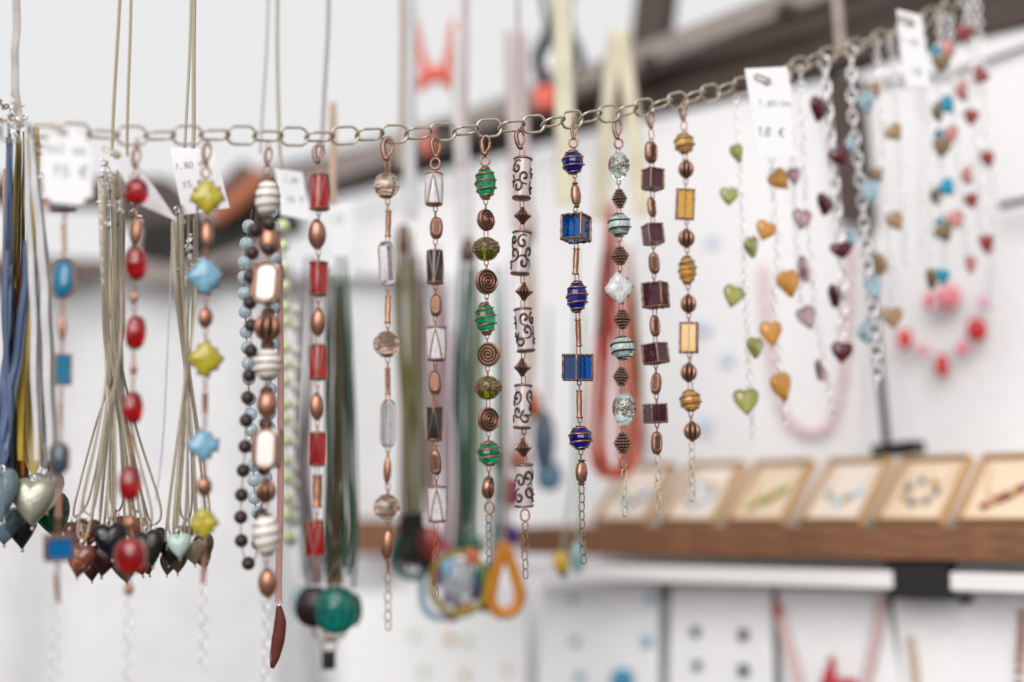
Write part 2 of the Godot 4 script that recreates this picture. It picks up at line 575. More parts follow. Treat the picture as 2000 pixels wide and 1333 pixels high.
		"clasp":      # lobster clasp: hook, lever, swivel
			o = part("lobster_clasp", cached(id, func():
				var path := smooth([Vector3(-w * 0.12, -h * 0.45, 0), Vector3(-w * 0.3, -h * 0.15, 0), Vector3(-w * 0.36, h * 0.2, 0), Vector3(-w * 0.12, h * 0.42, 0), Vector3(w * 0.2, h * 0.38, 0), Vector3(w * 0.34, h * 0.15, 0)], 5)
				tube(path, w * 0.19, 8, false, 1.0, Vector3(0, 0, 1), [1.0, 1.2, 1.1, 0.9, 0.75, 0.5])
				lathe(ball_profile(w * 0.5, h * 0.28, 6), 10, 1, 1, 0, 0, Vector3(-w * 0.05, -h * 0.4, 0))), CD, b, at, tilt)
			part("lever", cached(id + " lever", func(): tube(smooth([Vector3(w * 0.34, h * 0.16, 0), Vector3(w * 0.3, -h * 0.1, 0), Vector3(w * 0.02, -h * 0.34, 0)], 4), w * 0.13, 6)), CU, o)
		"ring":
			o = part("jump_ring", link_mesh(h, w, w * 0.1, 6, 20), CU, b, at, tilt)
	return o

func links(b: Node3D, y0: float, y1: float, wire: float, wid: float, mat: Material, called := "jump_ring") -> void:   # short run of loops between two beads
	var gap := y0 - y1
	var n := maxi(1, roundi(gap / (wid * 1.15)))
	var step := gap / n
	for k in n:
		part(called, link_mesh(step + wire * 3.2, minf(wid, step * 1.0 + wire * 2), wire), mat, b, Vector3(0, y0 - step * (k + 0.5), 0), Basis(Vector3.UP, deg_to_rad((12.0 if k % 2 == 0 else 78.0) + rng.randf_range(-15, 15))))

func bracelet(label: String, x: float, y: float, d: float, items: Array, tail_px := 0.0, tail_mat: Material = null, tail_wide := 13.0) -> Node3D:
	var w0 := P(x, y, d)
	var b := thing("bead_bracelet", label, "bracelet", w0, "bead bracelets hanging from the display chain")
	b.rotation = Vector3(0, rng.randf_range(-0.12, 0.12), rng.randf_range(-0.006, 0.006))
	var s := d / F
	var last := 0.0
	for it in items:
		var yc := -drop(w0, it[1])
		var h: float = it[2] * s
		var w: float = it[3] * s
		if last - (yc + h * 0.5) > 2.0 * s:
			links(b, last + 1.0 * s, yc + h * 0.5 - 1.0 * s, 1.25 * s, 10.0 * s, CU)
		bead(b, it[0], yc, h, w, it[4] if it.size() > 4 else null, it[5] if it.size() > 5 else 0.0)
		last = yc - h * 0.5
	if tail_px > 0.0:
		var tail := Node3D.new()
		tail.name = "extension_chain"
		b.add_child(tail, true)
		var y1 := -drop(w0, tail_px)
		var n := maxi(1, roundi((last - y1) / (16.5 * s)))
		var step := (last - y1) / n
		for k in n:
			part("chain_link", link_mesh(step + 2.6 * s, tail_wide * s, 1.15 * s), tail_mat if tail_mat else CU, tail, Vector3(rng.randf_range(-0.8, 0.8) * s, last - step * (k + 0.5), 0), Basis.from_euler(Vector3(0, deg_to_rad((20.0 if k % 2 == 0 else -38.0) + rng.randf_range(-14, 14)), rng.randf_range(-0.1, 0.1))))
	return b

func chain_along(b: Node3D, pts: PackedVector3Array, pitch: float, wid: float, wire: float, mat: Material, twist := 80.0, called := "chain_link", base := 10.0) -> void:   # links laid along a path given in b's own axes
	var run := 0.0
	var k := 0
	var next := pitch * 0.5
	for i in pts.size() - 1:
		var seg := pts[i].distance_to(pts[i + 1])
		while next <= run + seg and seg > 0.0:
			var p := pts[i].lerp(pts[i + 1], (next - run) / seg)
			var t := (pts[i + 1] - pts[i]).normalized()
			var z := (cam.basis.z - t * cam.basis.z.dot(t)).normalized()
			var bs := Basis(t.cross(z), t, z).rotated(t, deg_to_rad(base + (twist if k % 2 else 0.0) + rng.randf_range(-12, 12)))
			part(called, link_mesh(pitch + wire * 3.6, wid, wire), mat, b, p, bs)
			k += 1
			next += pitch
		run += seg

func px_path(pts: Array, d: float, o: Vector3, steps := 6) -> PackedVector3Array:
	var q := []
	for p in pts:
		q.append(P(p[0], p[1], p[2] if p.size() > 2 else d) - o)
	return smooth(q, steps)

func strip(path: PackedVector3Array, wide: float, thick: float, sides := 8, wave := 0.0, taper := []) -> void:  # ribbon
	if wave > 0.0:
		for i in path.size():
			path[i] += Vector3(0, 0, sin(i * 0.9) * wave)
	tube(path, wide * 0.5, sides, false, thick / wide, cam.basis.x, taper)

func _ready() -> void:
	# ---- camera, sky, sun, exposure
	rng.seed = 41
	var c := Camera3D.new()
	c.name = "camera"
	cam = Transform3D(Basis.from_euler(Vector3(deg_to_rad(6.3), 0, 0)) * Basis(Vector3.BACK, deg_to_rad(-0.69)), Vector3(0, 1.5, 0))
	cinv = cam.affine_inverse()
	c.transform = cam
	var lens := CameraAttributesPhysical.new()
	lens.frustum_focal_length = 17.5 / (CY / F)
	lens.exposure_aperture = lens.frustum_focal_length / 22.0
	lens.frustum_focus_distance = FOCUS
	lens.frustum_near = 0.05
	lens.frustum_far = 400.0
	c.attributes = lens
	c.fov = rad_to_deg(2.0 * atan(CY / F))
	c.near = 0.05
	c.far = 400.0
	add_child(c)
	c.current = true

	var env := Environment.new()
	env.background_mode = Environment.BG_SKY
	var sm := ProceduralSkyMaterial.new()
	sm.sky_top_color = Color(0.624, 0.624, 0.628)
	sm.sky_horizon_color = Color(0.632, 0.631, 0.634)
	sm.sky_curve = 0.3
	sm.ground_bottom_color = Color(0.4, 0.39, 0.38)
	sm.ground_horizon_color = Color(0.62, 0.62, 0.63)
	sm.ground_curve = 0.02
	sm.sun_angle_max = 1.0
	env.sky = Sky.new()
	env.sky.sky_material = sm
	env.tonemap_mode = Environment.TONE_MAPPER_LINEAR
	env.tonemap_exposure = 2.35
	env.sdfgi_enabled = true
	env.ssao_enabled = true
	env.ssil_enabled = true
	var we := WorldEnvironment.new()
	we.name = "world"
	we.environment = env
	add_child(we)

	var sun := DirectionalLight3D.new()
	sun.name = "sun"
	sun.light_energy = 0.42
	sun.light_color = Color(1.0, 0.985, 0.975)
	sun.light_angular_distance = 45.0
	sun.sky_mode = DirectionalLight3D.SKY_MODE_LIGHT_ONLY
	sun.shadow_enabled = true
	sun.rotation_degrees = Vector3(-26, -14, 0)
	add_child(sun)

	CU = surf("bright copper", Color(0.82, 0.60, 0.50), 0.38, 0.85, 0.55, Vector3(220, 220, 220))
	CD = surf("antiqued copper", Color(0.74, 0.58, 0.51), 0.38, 0.8, 0.6, Vector3(300, 300, 300))
	CK = surf("very dark copper", Color(0.20, 0.14, 0.12), 0.6, 0.6, 0.4, Vector3(300, 300, 300))
	BR = surf("dull brass", Color(0.86, 0.81, 0.73), 0.42, 0.7, 0.3, Vector3(150, 150, 150))
	CS = surf("scroll copper", Color(0.46, 0.34, 0.29), 0.36, 0.8, 0.5, Vector3(300, 300, 300))
	SI = surf("silver", Color(0.97, 0.965, 0.96), 0.28, 1.0)

	# the stall wall recedes from the right edge of the picture to the left
	var far_end := P(720, 666, 1.22)
	wall_o = P(2000, 666, 0.88)
	wall_u = wall_o - far_end
	wall_u.y = 0.0
	wall_u = wall_u.normalized()
	wall_n = Vector3.UP.cross(wall_u) * -1.0
	if wall_n.dot(cam.origin - wall_o) < 0.0:
		wall_n = -wall_n

	stall()
	display_chain()
	bracelets()
	charm_bracelets()
	plain_chains()
	heart_clusters()
	middle_necklaces()
	hanging_bands()
	tags()
	wall_jewellery()

# a board of the stall wall from its outline in the picture, laid in the plane `off` metres before the wall
func wall_board(called: String, outline: Array, off: float, thick: float, m: Material, label: String, category: String, group := "") -> MeshInstance3D:
	var o := W(outline[0][0], outline[0][1], off)
	var poly := PackedVector3Array()
	for p in outline:
		poly.append(W(p[0], p[1], off) - o)
	begin()
	prism(poly, -wall_n * thick)
	return solo(called, done(true), m, label, category, o, group)

func wall_box(from_top: Vector3, to_top: Vector3, high: float, deep: float, r: float) -> ArrayMesh:   # beam along the wall, local origin at its middle
	begin()
	rbox(Vector3(from_top.distance_to(to_top), high, deep), r, 3)
	return done()

func along(a: Vector3, b: Vector3) -> Basis:
	var x := (b - a).normalized()
	var z := (wall_n - x * wall_n.dot(x)).normalized()
	return Basis(x, z.cross(x), z)

func beam(called: String, a: Vector3, b: Vector3, high: float, deep: float, m: Material, label: String, category: String) -> MeshInstance3D:
	var o := solo(called, wall_box(a, b, high, deep, minf(high, deep) * 0.15), m, label, category, (a + b) * 0.5)
	var bs := along(a, b)
	o.transform = Transform3D(bs, (a + b) * 0.5 - bs.y * high * 0.5)
	return o

func stall() -> void:
	var paving := surf("grey paving", Color(0.42, 0.41, 0.40), 0.9, 0.0, 0.35, Vector3(1.5, 1.5, 1.5))
	var g := PlaneMesh.new()
	g.size = Vector2(300, 300)
	var go := part("unseen_ground", g, paving, self)  # out of view below the stall, there for bounced light
	go.set_meta("kind", "structure")
	var white := surf("white painted board", Color(0.90, 0.90, 0.905), 0.7, 0.0, 0.05, Vector3(14, 14, 14))
	var canvas := surf("white tarpaulin", Color(0.92, 0.92, 0.925), 0.8, 0.0, 0.05, Vector3(4, 4, 4))
	canvas.backlight_enabled = true
	canvas.backlight = Color(0.8, 0.8, 0.8)
	var rail := surf("grey brown painted rail", Color(0.60, 0.56, 0.535), 0.5, 0.0, 0.25, Vector3(6, 40, 40))
	var wood_dark := surf("dark stained wood", Color(0.33, 0.265, 0.23), 0.65, 0.0, 0.35, Vector3(5, 70, 70))
	var wood := surf("brown shelf wood", Color(0.58, 0.385, 0.25), 0.6, 0.0, 0.45, Vector3(5, 110, 110), 0.02)
	var black := surf("black metal", Color(0.09, 0.085, 0.08), 0.5, 0.0, 0.3)

	# rails along the top of the wall
	var up := beam("roof_rail", W(500, 378, -0.02), W(2250, -279, -0.02), 0.0195, 0.022, rail, "grey brown rail crossing behind the chain from left to upper right", "rail")
	for px in [[1262, 120], [1530, 18]]:
		begin()
		lathe([[0.0075, -0.002], [0.0075, 0.001], [0.005, 0.003], [0.0042, 0.007], [0.001, 0.0075]], 8)
		var at: Vector3 = up.transform.affine_inverse() * W(px[0], px[1], 0.0)
		at.z = 0.0165
		part("bolt", done(), wood_dark, up, at, Basis(Vector3.RIGHT, PI / 2))
	beam("roof_plank", W(440, 355, -0.045), W(2300, -110, -0.045), 0.031, 0.016, wood_dark, "dark brown plank under the grey brown rail, above the white boards", "plank")
	wall_board("dark_gap_board", [[560, 330], [1180, 130], [1560, -10], [2300, -290], [2300, 0], [1240, 235], [620, 395]], -0.07, 0.004, wood_dark, "dark brown board closing the gap behind the rail and the plank", "board")  # dark board that closes the gap between rail and plank
	beam("cross_strut", W(1330, -140, -0.05), W(1302, 100, -0.05), 0.03, 0.02, wood_dark, "short dark strut rising out of the top from the grey brown rail", "strut")

	# white boards of the wall, rounded at the top corners
	wall_board("wall_board", [[690, 1500], [690, 430], [705, 408], [760, 392], [1100, 292], [1225, 254], [1243, 258], [1250, 290], [1262, 1500]], -0.05, 0.004, white, "white display board behind the champagne and emerald bracelets, left of the board with price tag", "display board", "white wall boards")
	wall_board("wall_board", [[1270, 1500], [1264, 268], [1275, 245], [1310, 228], [1540, 170], [1578, 172], [1600, 205], [1622, 300], [1650, 440], [1688, 442], [1692, 1500]], -0.045, 0.004, white, "white display board behind the amber and garnet heart charms, left of the dark post", "display board", "white wall boards")
	wall_board("wall_board", [[1690, 1500], [1690, 150], [1700, 135], [2300, -60], [2300, 1500]], -0.05, 0.004, white, "white display board at the right edge, behind the turquoise and coral hearts", "display board", "white wall boards")
	wall_board("board_hem", [[1692, 160], [1700, 133], [2300, -62], [2300, -16], [2000, 88], [1860, 138]], -0.043, 0.003, white, "folded white hem along the top of the rightmost board", "hem")
	wall_board("backing_cloth", [[520, 1600], [520, 900], [900, 840], [2300, 790], [2300, 1600]], -0.07, 0.004, canvas, "white backing cloth behind the shelf and the lower boards", "cloth")
	wall_board("dark_post", [[1612, 150], [1668, 150], [1694, 432], [1640, 432]], -0.03, 0.018, wood_dark, "dark brown wooden post between two white boards, behind the garnet hearts", "post")
	begin()
	tube(PackedVector3Array([W(1690, 425, 0.0), W(1733, 872, 0.0)]), 0.0027, 10)
	var rod := thing("rod_stand", "thin black metal rod standing on a short black foot on the shelf", "stand", W(1733, 872, 0.0))
	begin()
	tube(PackedVector3Array([W(1690, 425, 0.0) - rod.position, Vector3()]), 0.0027, 10)
	part("rod", done(), black, rod)
	begin()
	rbox(Vector3(0.031, 0.0085, 0.018), 0.0015, 2)
	part("foot", done(), black, rod, W(1755, 878, 0.0) - rod.position, along(W(1700, 890, 0.0), W(1800, 878, 0.0)))
	beam("short_rail", W(1950, 398, -0.03), W(2150, 352, -0.03), 0.004, 0.004, black, "thin dark rail at the right edge beside the coral hearts", "rail")

	# shelf with cards
	var a := W(1005, 1054, 0.07)
	var b := W(2300, 1034, 0.07)
	var shelf := solo("wooden_shelf", wall_box(a, b, 0.0192, 0.11, 0.002), wood, "brown wooden shelf with a row of jewellery cards on it", "shelf", Vector3())
	var bs := along(Vector3(a.x, b.y, a.z), b)
	shelf.transform = Transform3D(bs, (Vector3(a.x, b.y, a.z) + b) * 0.5 - bs.y * 0.0096 - bs.z * 0.055)
	var a2 := W(690, 1013, -0.005)
	var b2 := W(770, 1013, -0.005)
	beam("shelf_end", Vector3(a2.x, b2.y, a2.z), b2, 0.03, 0.02, wood, "pale brown wooden shelf end seen between the red and the champagne bracelets", "shelf")
	var top_y := b.y
	var kraft := surf("kraft card", Color(0.80, 0.65, 0.46), 0.8, 0.0, 0.2, Vector3(60, 60, 60))
	var cream := surf("cream card", Color(0.88, 0.80, 0.70), 0.8, 0.0, 0.06, Vector3(40, 40, 40))
	var pale := surf("pale card", Color(0.90, 0.85, 0.80), 0.8, 0.0, 0.06, Vector3(40, 40, 40))
	var tints := [[Color(0.55, 0.72, 0.85), "pale blue"], [Color(0.45, 0.66, 0.82), "sky blue"], [Color(0.5, 0.62, 0.25), "leaf green"], [Color(0.7, 0.8, 0.85), "ice blue"], [Color(0.42, 0.45, 0.52), "grey and gold"], [Color(0.55, 0.2, 0.25), "garnet and amber"]]
	var spots := [[1215, 1050, pale], [1345, 1049, pale], [1478, 1047, cream], [1625, 1045, pale], [1778, 1043, cream], [1945, 1040, cream]]
	for i in spots.size():
		var sp: Array = spots[i]
		var at := W(sp[0], sp[1], 0.045)
		at.y = top_y + 0.0005
		var t := thing("jewellery_card", "upright kraft card on the shelf holding %s jewellery" % tints[i][1], "jewellery card", at, "jewellery cards on the shelf")
		var turn := Basis(Vector3.UP, atan2(wall_n.x, wall_n.z) + deg_to_rad(-14)) * Basis(Vector3.RIGHT, deg_to_rad(-40))
		t.basis = turn
		var wd := 0.051
		var hg := 0.052
		begin()
		rbox(Vector3(wd, hg, 0.0018), 0.0008, 2, Basis(), Vector3(0, hg * 0.5, 0))
		for s in [-1.0, 1.0]:
			rbox(Vector3(0.0012, hg, 0.007), 0.0006, 2, Basis(), Vector3(s * (wd * 0.5 - 0.0009), hg * 0.5, 0.0035))
			rbox(Vector3(wd - 0.0024, 0.0012, 0.007), 0.0006, 2, Basis(), Vector3(0, hg * 0.5 + s * (hg * 0.5 - 0.0009), 0.0035))
		part("tray", done(), kraft, t)
		begin()
		rbox(Vector3(wd - 0.005, hg - 0.005, 0.0012), 0.0005, 2, Basis(), Vector3(0, hg * 0.5, 0.0022))
		part("insert", done(), sp[2], t)
		t.basis = t.basis.rotated(Vector3.UP, rng.randf_range(-0.07, 0.07))
		var form := i % 3
		var gem := surf("card gem %d" % i, tints[i][0], 0.3)
		var gold := surf("pale gold", Color(0.80, 0.66, 0.42), 0.35, 0.8)
		var rows := PackedVector3Array()
		for k in 7:
			rows.append([Vector3((k - 3) * 0.0046, 0.016 + absf(k - 3) * 0.0032, 0.0045), Vector3(0.012 * cos(k * 0.9), 0.024 + 0.009 * sin(k * 0.9), 0.0045), Vector3((k - 3) * 0.004 + 0.002, 0.012 + k * 0.0026, 0.0045)][form])
		for k in 7:
			begin()
			lathe(ball_profile(0.0045 + 0.001 * (k % 2), 0.0055, 6), 10)
			part("gem", done(), gem if k % 3 != 1 else gold, t, rows[k])
		begin()
		tube(smooth([Vector3(-0.018, 0.046, 0.0035), Vector3(-0.013, 0.026, 0.0038), Vector3(0, 0.016, 0.0038), Vector3(0.013, 0.026, 0.0038), Vector3(0.018, 0.046, 0.0035)]), 0.0004, 5)
		part("fine_chain", done(), gold, t)

	# under the shelf: white rail strips, black bracket and rail, four hanging boards
	var strip_w := surf("white strip", Color(0.86, 0.85, 0.85), 0.6)
	var y0 := W(1400, 1108, 0.064)
	for e in [[1010, 1745, "left"], [1858, 2250, "right"]]:
		var p := W(e[0], 1109, 0.064)
		var q := W(e[1], 1109, 0.064)
		p.y = y0.y
		q.y = y0.y
		beam("white_strip", p, q, 0.0105, 0.005, strip_w, "white strip under the wooden shelf, %s of the black bracket" % e[2], "strip")
	var p3 := W(1230, 1146, 0.02)
	var q3 := W(2250, 1146, 0.02)
	q3.y = p3.y
	beam("black_rail", p3, q3, 0.0065, 0.005, black, "thin black rail from which the lower white boards hang", "rail")
	begin()
	rbox(Vector3(0.037, 0.024, 0.018), 0.001, 2)
	var br := solo("black_bracket", done(), black, "square black bracket under the shelf between the white strips", "bracket", W(1800, 1129, 0.055))
	br.basis = along(p3, q3)
	var boards := [
		[[[560, 1500], [574, 1165], [1032, 1144], [1026, 1500]], "white earring board with faint ochre studs below the rimmed glass disc"],
		[[[1040, 1500], [1058, 1142], [1285, 1146], [1290, 1500]], "white earring board with pale blue studs, left of the four dark studs"],
		[[[1300, 1500], [1312, 1150], [1506, 1151], [1516, 1500]], "white earring board with four dark studs under the shelf"],
		[[[1540, 1500], [1518, 1153], [1728, 1154], [1790, 1500]], "white board with a pink ribbon necklace and red pendant under the shelf"],
		[[[1780, 1500], [1744, 1166], [2010, 1158], [2060, 1500]], "white board with a black clip at its top under the shelf, rightmost"]]
	for bd in boards:
		wall_board("hanging_board", bd[0], 0.03, 0.002, white, bd[1], "display board", "white boards hanging under the shelf")

	# white tarpaulin closing the stall on the left, its batten, the folded cloth in front
	begin()
	var rows := []
	for j in 9:
		var row := PackedVector3Array()
		for k in 40:
			var q := k / 39.0
			var ripple := 0.012 * sin(q * 17.0) + 0.006 * sin(q * 43.0 + j * 0.4)
			row.append(P(lerpf(-500, 900, q), lerpf(540, 2300, j / 8.0), 1.24 + ripple))
		for k in range(39, -1, -1):
			row.append(row[k] + Vector3(0, 0, -0.004))
		rows.append(row)
	shell(rows)
	solo("tarpaulin", done(), canvas, "white tarpaulin wall on the left behind the heart pendants", "tarpaulin")
	begin()
	prism(PackedVector3Array([P(-500, 490, 1.208), P(560, 516, 1.208), P(560, 550, 1.208), P(-500, 532, 1.208)]), Vector3(0, 0, -0.008))
	solo("batten", done(true), surf("weathered batten", Color(0.42, 0.36, 0.33), 0.7, 0.0, 0.3, Vector3(3, 30, 30)), "brown wooden batten along the top of the white tarpaulin", "batten")
	begin()
	prism(PackedVector3Array([P(190, 1500, 1.1), P(345, 1120, 1.1), P(395, 1045, 1.1), P(500, 1010, 1.1), P(560, 1500, 1.1)]), Vector3(0.02, 0, -0.03))
	solo("folded_cloth", done(true), canvas, "white folded cloth with a slanting edge below the left heart pendants", "cloth")

	# the folded dark canopy of the stall, its boards and orange strap
	var dk := surf("dark tarpaulin", Color(0.13, 0.115, 0.10), 0.8, 0.0, 0.3, Vector3(12, 12, 12))
	var roof := thing("folded_canopy", "dark folded canopy with brown boards and an orange strap, behind the yellow glass bead", "canopy", P(380, 450, 1.15))
	var o := roof.position
	var shapes := [["roof_board", [[-100, 345], [60, 348], [200, 350], [318, 345], [345, 360], [400, 420], [395, 470], [230, 440], [215, 408], [-100, 400]], wood_dark, 1.205], ["roof_board", [[400, 400], [418, 368], [470, 314], [510, 335], [560, 352], [570, 400], [450, 430]], wood_dark, 1.207],
		["dark_flap", [[268, 448], [300, 432], [346, 434], [430, 426], [500, 380], [560, 372], [600, 450], [520, 480], [440, 500], [380, 520], [300, 520], [262, 500]], dk, 1.203], ["eave_board", [[260, 505], [330, 518], [420, 500], [520, 462], [545, 498], [430, 514], [380, 550], [262, 552]], rail, 1.2]]
	for sh in shapes:
		begin()
		var poly := PackedVector3Array()
		for p in sh[1]:
			poly.append(P(p[0], p[1], sh[3]) - o)
		prism(poly, Vector3(0, 0, -0.005))
		part(sh[0], done(true), sh[2], roof)
	var orange := surf("orange strap", Color(0.66, 0.38, 0.25), 0.7, 0.0, 0.15)
	for st in [[[415, 424], [440, 406], [470, 382], [498, 356], [512, 342]], [[30, 398], [70, 388], [110, 380]]]:
		begin()
		strip(px_path(st, 1.19, o), 0.017, 0.003)
		part("strap", done(), orange, roof)

func display_chain() -> void:
	var pts := [[-120, 268], [-40, 258], [60, 256], [160, 260], [260, 265], [360, 264], [450, 264], [540, 266], [630, 267], [720, 263], [800, 261], [880, 257], [960, 250], [1040, 243], [1120, 233], [1200, 220], [1280, 206], [1340, 192], [1400, 178], [1460, 164], [1510, 150], [1560, 128], [1620, 107], [1690, 84], [1750, 62], [1810, 34], [1860, 2], [1920, -40]]
	var q := []
	var t := thing("display_chain", "long dull brass chain of oval links carrying all the bracelets", "chain", P(1000, 246, chain_depth(1000)))
	for p in pts:
		q.append(P(p[0], p[1], chain_depth(p[0])) - t.position)
	chain_along(t, smooth(q, 8), 0.01135, 0.0091, 0.00067, BR, 62.0, "chain_link", 8.0)

func bracelets() -> void:
	var red := glass("ruby red glass", Color(0.78, 0.06, 0.09), 0.75, 0.08)
	var teal := glass("turquoise glass", Color(0.08, 0.52, 0.68), 0.4, 0.1)
	var slate := surf("slate glass", Color(0.20, 0.25, 0.29), 0.15)
	var blue := glass("blue glass", Color(0.03, 0.46, 0.74), 0.4, 0.1)
	var yellow := glass("yellow glass", Color(0.80, 0.74, 0.22), 0.35, 0.2)
	var sky := glass("sky blue glass", Color(0.56, 0.77, 0.88), 0.35, 0.2)
	var ivory := surf("ivory enamel", Color(0.86, 0.85, 0.83), 0.25)
	var champ := glass("champagne crystal", Color(0.96, 0.86, 0.77), 0.92, 0.02)
	var clear := glass("clear crystal", Color(0.97, 0.96, 0.97), 0.95, 0.02)
	var frost := glass("frosted white glass", Color(0.97, 0.98, 0.98), 0.6, 0.05)
	var milk := glass("clear white glass", Color(0.97, 0.965, 0.97), 0.5, 0.1)
	var smoke := glass("smoke glass", Color(0.20, 0.17, 0.16), 0.6)
	var emerald := glass("emerald glass", Color(0.02, 0.68, 0.47), 0.85)
	var olive := glass("olive glass", Color(0.62, 0.65, 0.16), 0.85)
	var cobalt := glass("cobalt glass", Color(0.05, 0.09, 0.58), 0.8)
	var azure := glass("azure glass", Color(0.07, 0.40, 0.76), 0.85)
	var plum := glass("plum glass", Color(0.36, 0.16, 0.22), 0.7)
	var amber := glass("amber glass", Color(0.96, 0.76, 0.36), 0.75)
	var scroll := surf("milky glass", Color(0.70, 0.665, 0.665), 0.2)
	var opal := glass("opal glass", Color(0.90, 0.97, 0.95), 0.75)

	bracelet("blurred bracelet of turquoise squares and dark ovals, below the leftmost price tag", 128, 300, chain_depth(127), [["ring", 318, 20, 14], ["cube", 392, 30, 46, teal, 20], ["tube", 465, 52, 11], ["cabochon", 545, 74, 50, teal], ["spindle", 640, 56, 16], ["slab", 722, 60, 32, teal, 25], ["tube", 810, 46, 10], ["cabochon", 896, 62, 40, slate], ["tube", 985, 52, 12], ["cube", 1070, 44, 52, blue, 30], ["tube", 1150, 52, 12]], 1400, SI, 14)
	bracelet("bracelet of faceted ruby red beads with dark copper spacers", 268, 272, chain_depth(268), [["clasp", 308, 42, 20], ["ring", 336, 18, 14], ["round", 375, 52, 50, red], ["spindle", 452, 60, 26], ["round", 515, 66, 46, red], ["spindle", 580, 27, 16], ["round", 650, 66, 44, red], ["spindle", 722, 22, 15], ["round", 797, 62, 42, red], ["tube", 868, 42, 11], ["round", 945, 66, 46, red], ["spindle", 1022, 30, 24], ["cabochon", 1086, 66, 62, red], ["spindle", 1152, 22, 20]], 1400, SI, 13)
	bracelet("bracelet of yellow and sky blue glass cushions set on their corners", 404, 272, chain_depth(404), [["clasp", 300, 46, 20], ["ring", 338, 24, 22], ["diamond", 384, 74, 70, yellow], ["bicone", 458, 54, 26], ["diamond", 540, 76, 72, sky], ["bicone", 621, 40, 28], ["diamond", 702, 74, 70, yellow], ["tube", 788, 38, 13], ["diamond", 870, 64, 66, sky], ["bicone", 951, 38, 30], ["diamond", 1022, 62, 58, yellow], ["tube", 1114, 50, 12]], 1312, SI, 13)
	bracelet("bracelet of ivory striped balls and copper framed ivory tablets", 523, 278, chain_depth(522), [["clasp", 306, 38, 18], ["ring", 336, 24, 17], ["stripe", 388, 70, 50, ivory], ["bicone", 470, 60, 42], ["framed", 555, 82, 52, ivory, -18], ["melon", 640, 60, 52], ["stripe", 712, 60, 55, ivory], ["bicone", 790, 54, 40], ["framed", 877, 80, 50, ivory, -18], ["melon", 960, 46, 38], ["stripe", 1045, 76, 54, ivory], ["bicone", 1140, 54, 36]], 1400, SI, 13)
	bracelet("bracelet of red glass drums with zigzag wire and copper leaf beads", 623, 276, chain_depth(622), [["clasp", 300, 40, 24], ["ring", 330, 24, 12], ["cyl", 376, 72, 38, red, 1], ["bicone", 458, 58, 36], ["cyl", 545, 68, 36, red, -1], ["bicone", 630, 54, 32], ["cyl", 708, 70, 37, red, 1], ["bicone", 795, 52, 30], ["cyl", 878, 67, 36, red, -1], ["tube", 960, 62, 24], ["cyl", 1052, 70, 38, red, 1]], 1135, CU, 11)
	bracelet("bracelet of champagne crystals, slim copper tubes and clear crystal bars", 757, 268, chain_depth(757), [["clasp", 291, 48, 26], ["ring", 320, 22, 13], ["facet", 362, 50, 50, champ], ["tube", 437, 52, 13], ["rect", 515, 86, 30, clear], ["tube", 605, 54, 14], ["facet", 673, 48, 52, champ], ["tube", 745, 52, 12], ["rect", 828, 90, 28, clear], ["spindle", 919, 54, 16], ["facet", 992, 48, 52, champ], ["spindle", 1065, 58, 25], ["tube", 1108, 22, 9]], 1232, CU, 15)
	bracelet("bracelet of clear and smoke glass drums framed in copper wire", 850, 266, chain_depth(850), [["clasp", 288, 44, 22], ["ring", 320, 26, 22], ["cyl", 370, 66, 36, milk, -1], ["groove", 446, 44, 26], ["cyl", 522, 68, 33, smoke, 1], ["groove", 597, 44, 24], ["cyl", 672, 68, 38, milk, -1], ["groove", 748, 46, 25], ["cyl", 828, 68, 34, smoke, -1], ["groove", 904, 48, 24], ["cyl", 985, 70, 37, milk, -1]], 1168, CU, 10)
	bracelet("bracelet of wire bound emerald beads, spiral discs and olive granule beads", 947, 262, chain_depth(947), [["clasp", 284, 42, 22], ["ring", 314, 24, 22], ["coil", 358, 62, 42, emerald], ["disc", 430, 42, 20, null, 58], ["gran", 487, 46, 52, olive], ["disc", 551, 48, 38, null, 22], ["coil", 623, 62, 42, emerald], ["disc", 693, 46, 44], ["gran", 758, 46, 52, olive], ["disc", 820, 46, 36, null, 40], ["coilball", 886, 46, 48, emerald], ["disc", 953, 42, 14, null, 82], ["ring", 992, 26, 22]], 1104, CD, 14)
	bracelet("bracelet of milky white cylinders with copper scrolls and ribbed cones", 1018, 250, chain_depth(1018), [["clasp", 272, 40, 22], ["ring", 298, 18, 12], ["swirl", 349, 86, 37, scroll, -12], ["ribcone", 422, 34, 36], ["swirl", 495, 88, 38, scroll, 40], ["ribcone", 570, 35, 36], ["swirl", 645, 88, 36, scroll, 95], ["ribcone", 718, 35, 35], ["swirl", 795, 88, 35, scroll, 150], ["ribcone", 875, 36, 36], ["swirl", 948, 86, 37, scroll, 215], ["ring", 1007, 26, 20]], 1131, CD, 13)
	bracelet("bracelet of cobalt wire bound balls and azure copper framed cubes", 1120, 232, chain_depth(1120), [["clasp", 254, 38, 14], ["ring", 280, 22, 20], ["coilball", 317, 46, 44, cobalt], ["pillow", 381, 50, 22], ["cube", 446, 50, 44, azure, -28], ["tube", 511, 52, 14], ["coil", 580, 60, 42, cobalt], ["tube", 650, 54, 13], ["cube", 718, 50, 42, azure, 24], ["tube", 790, 54, 13], ["coilball", 856, 44, 46, cobalt], ["pillow", 923, 48, 29]], 1102, CD, 14)
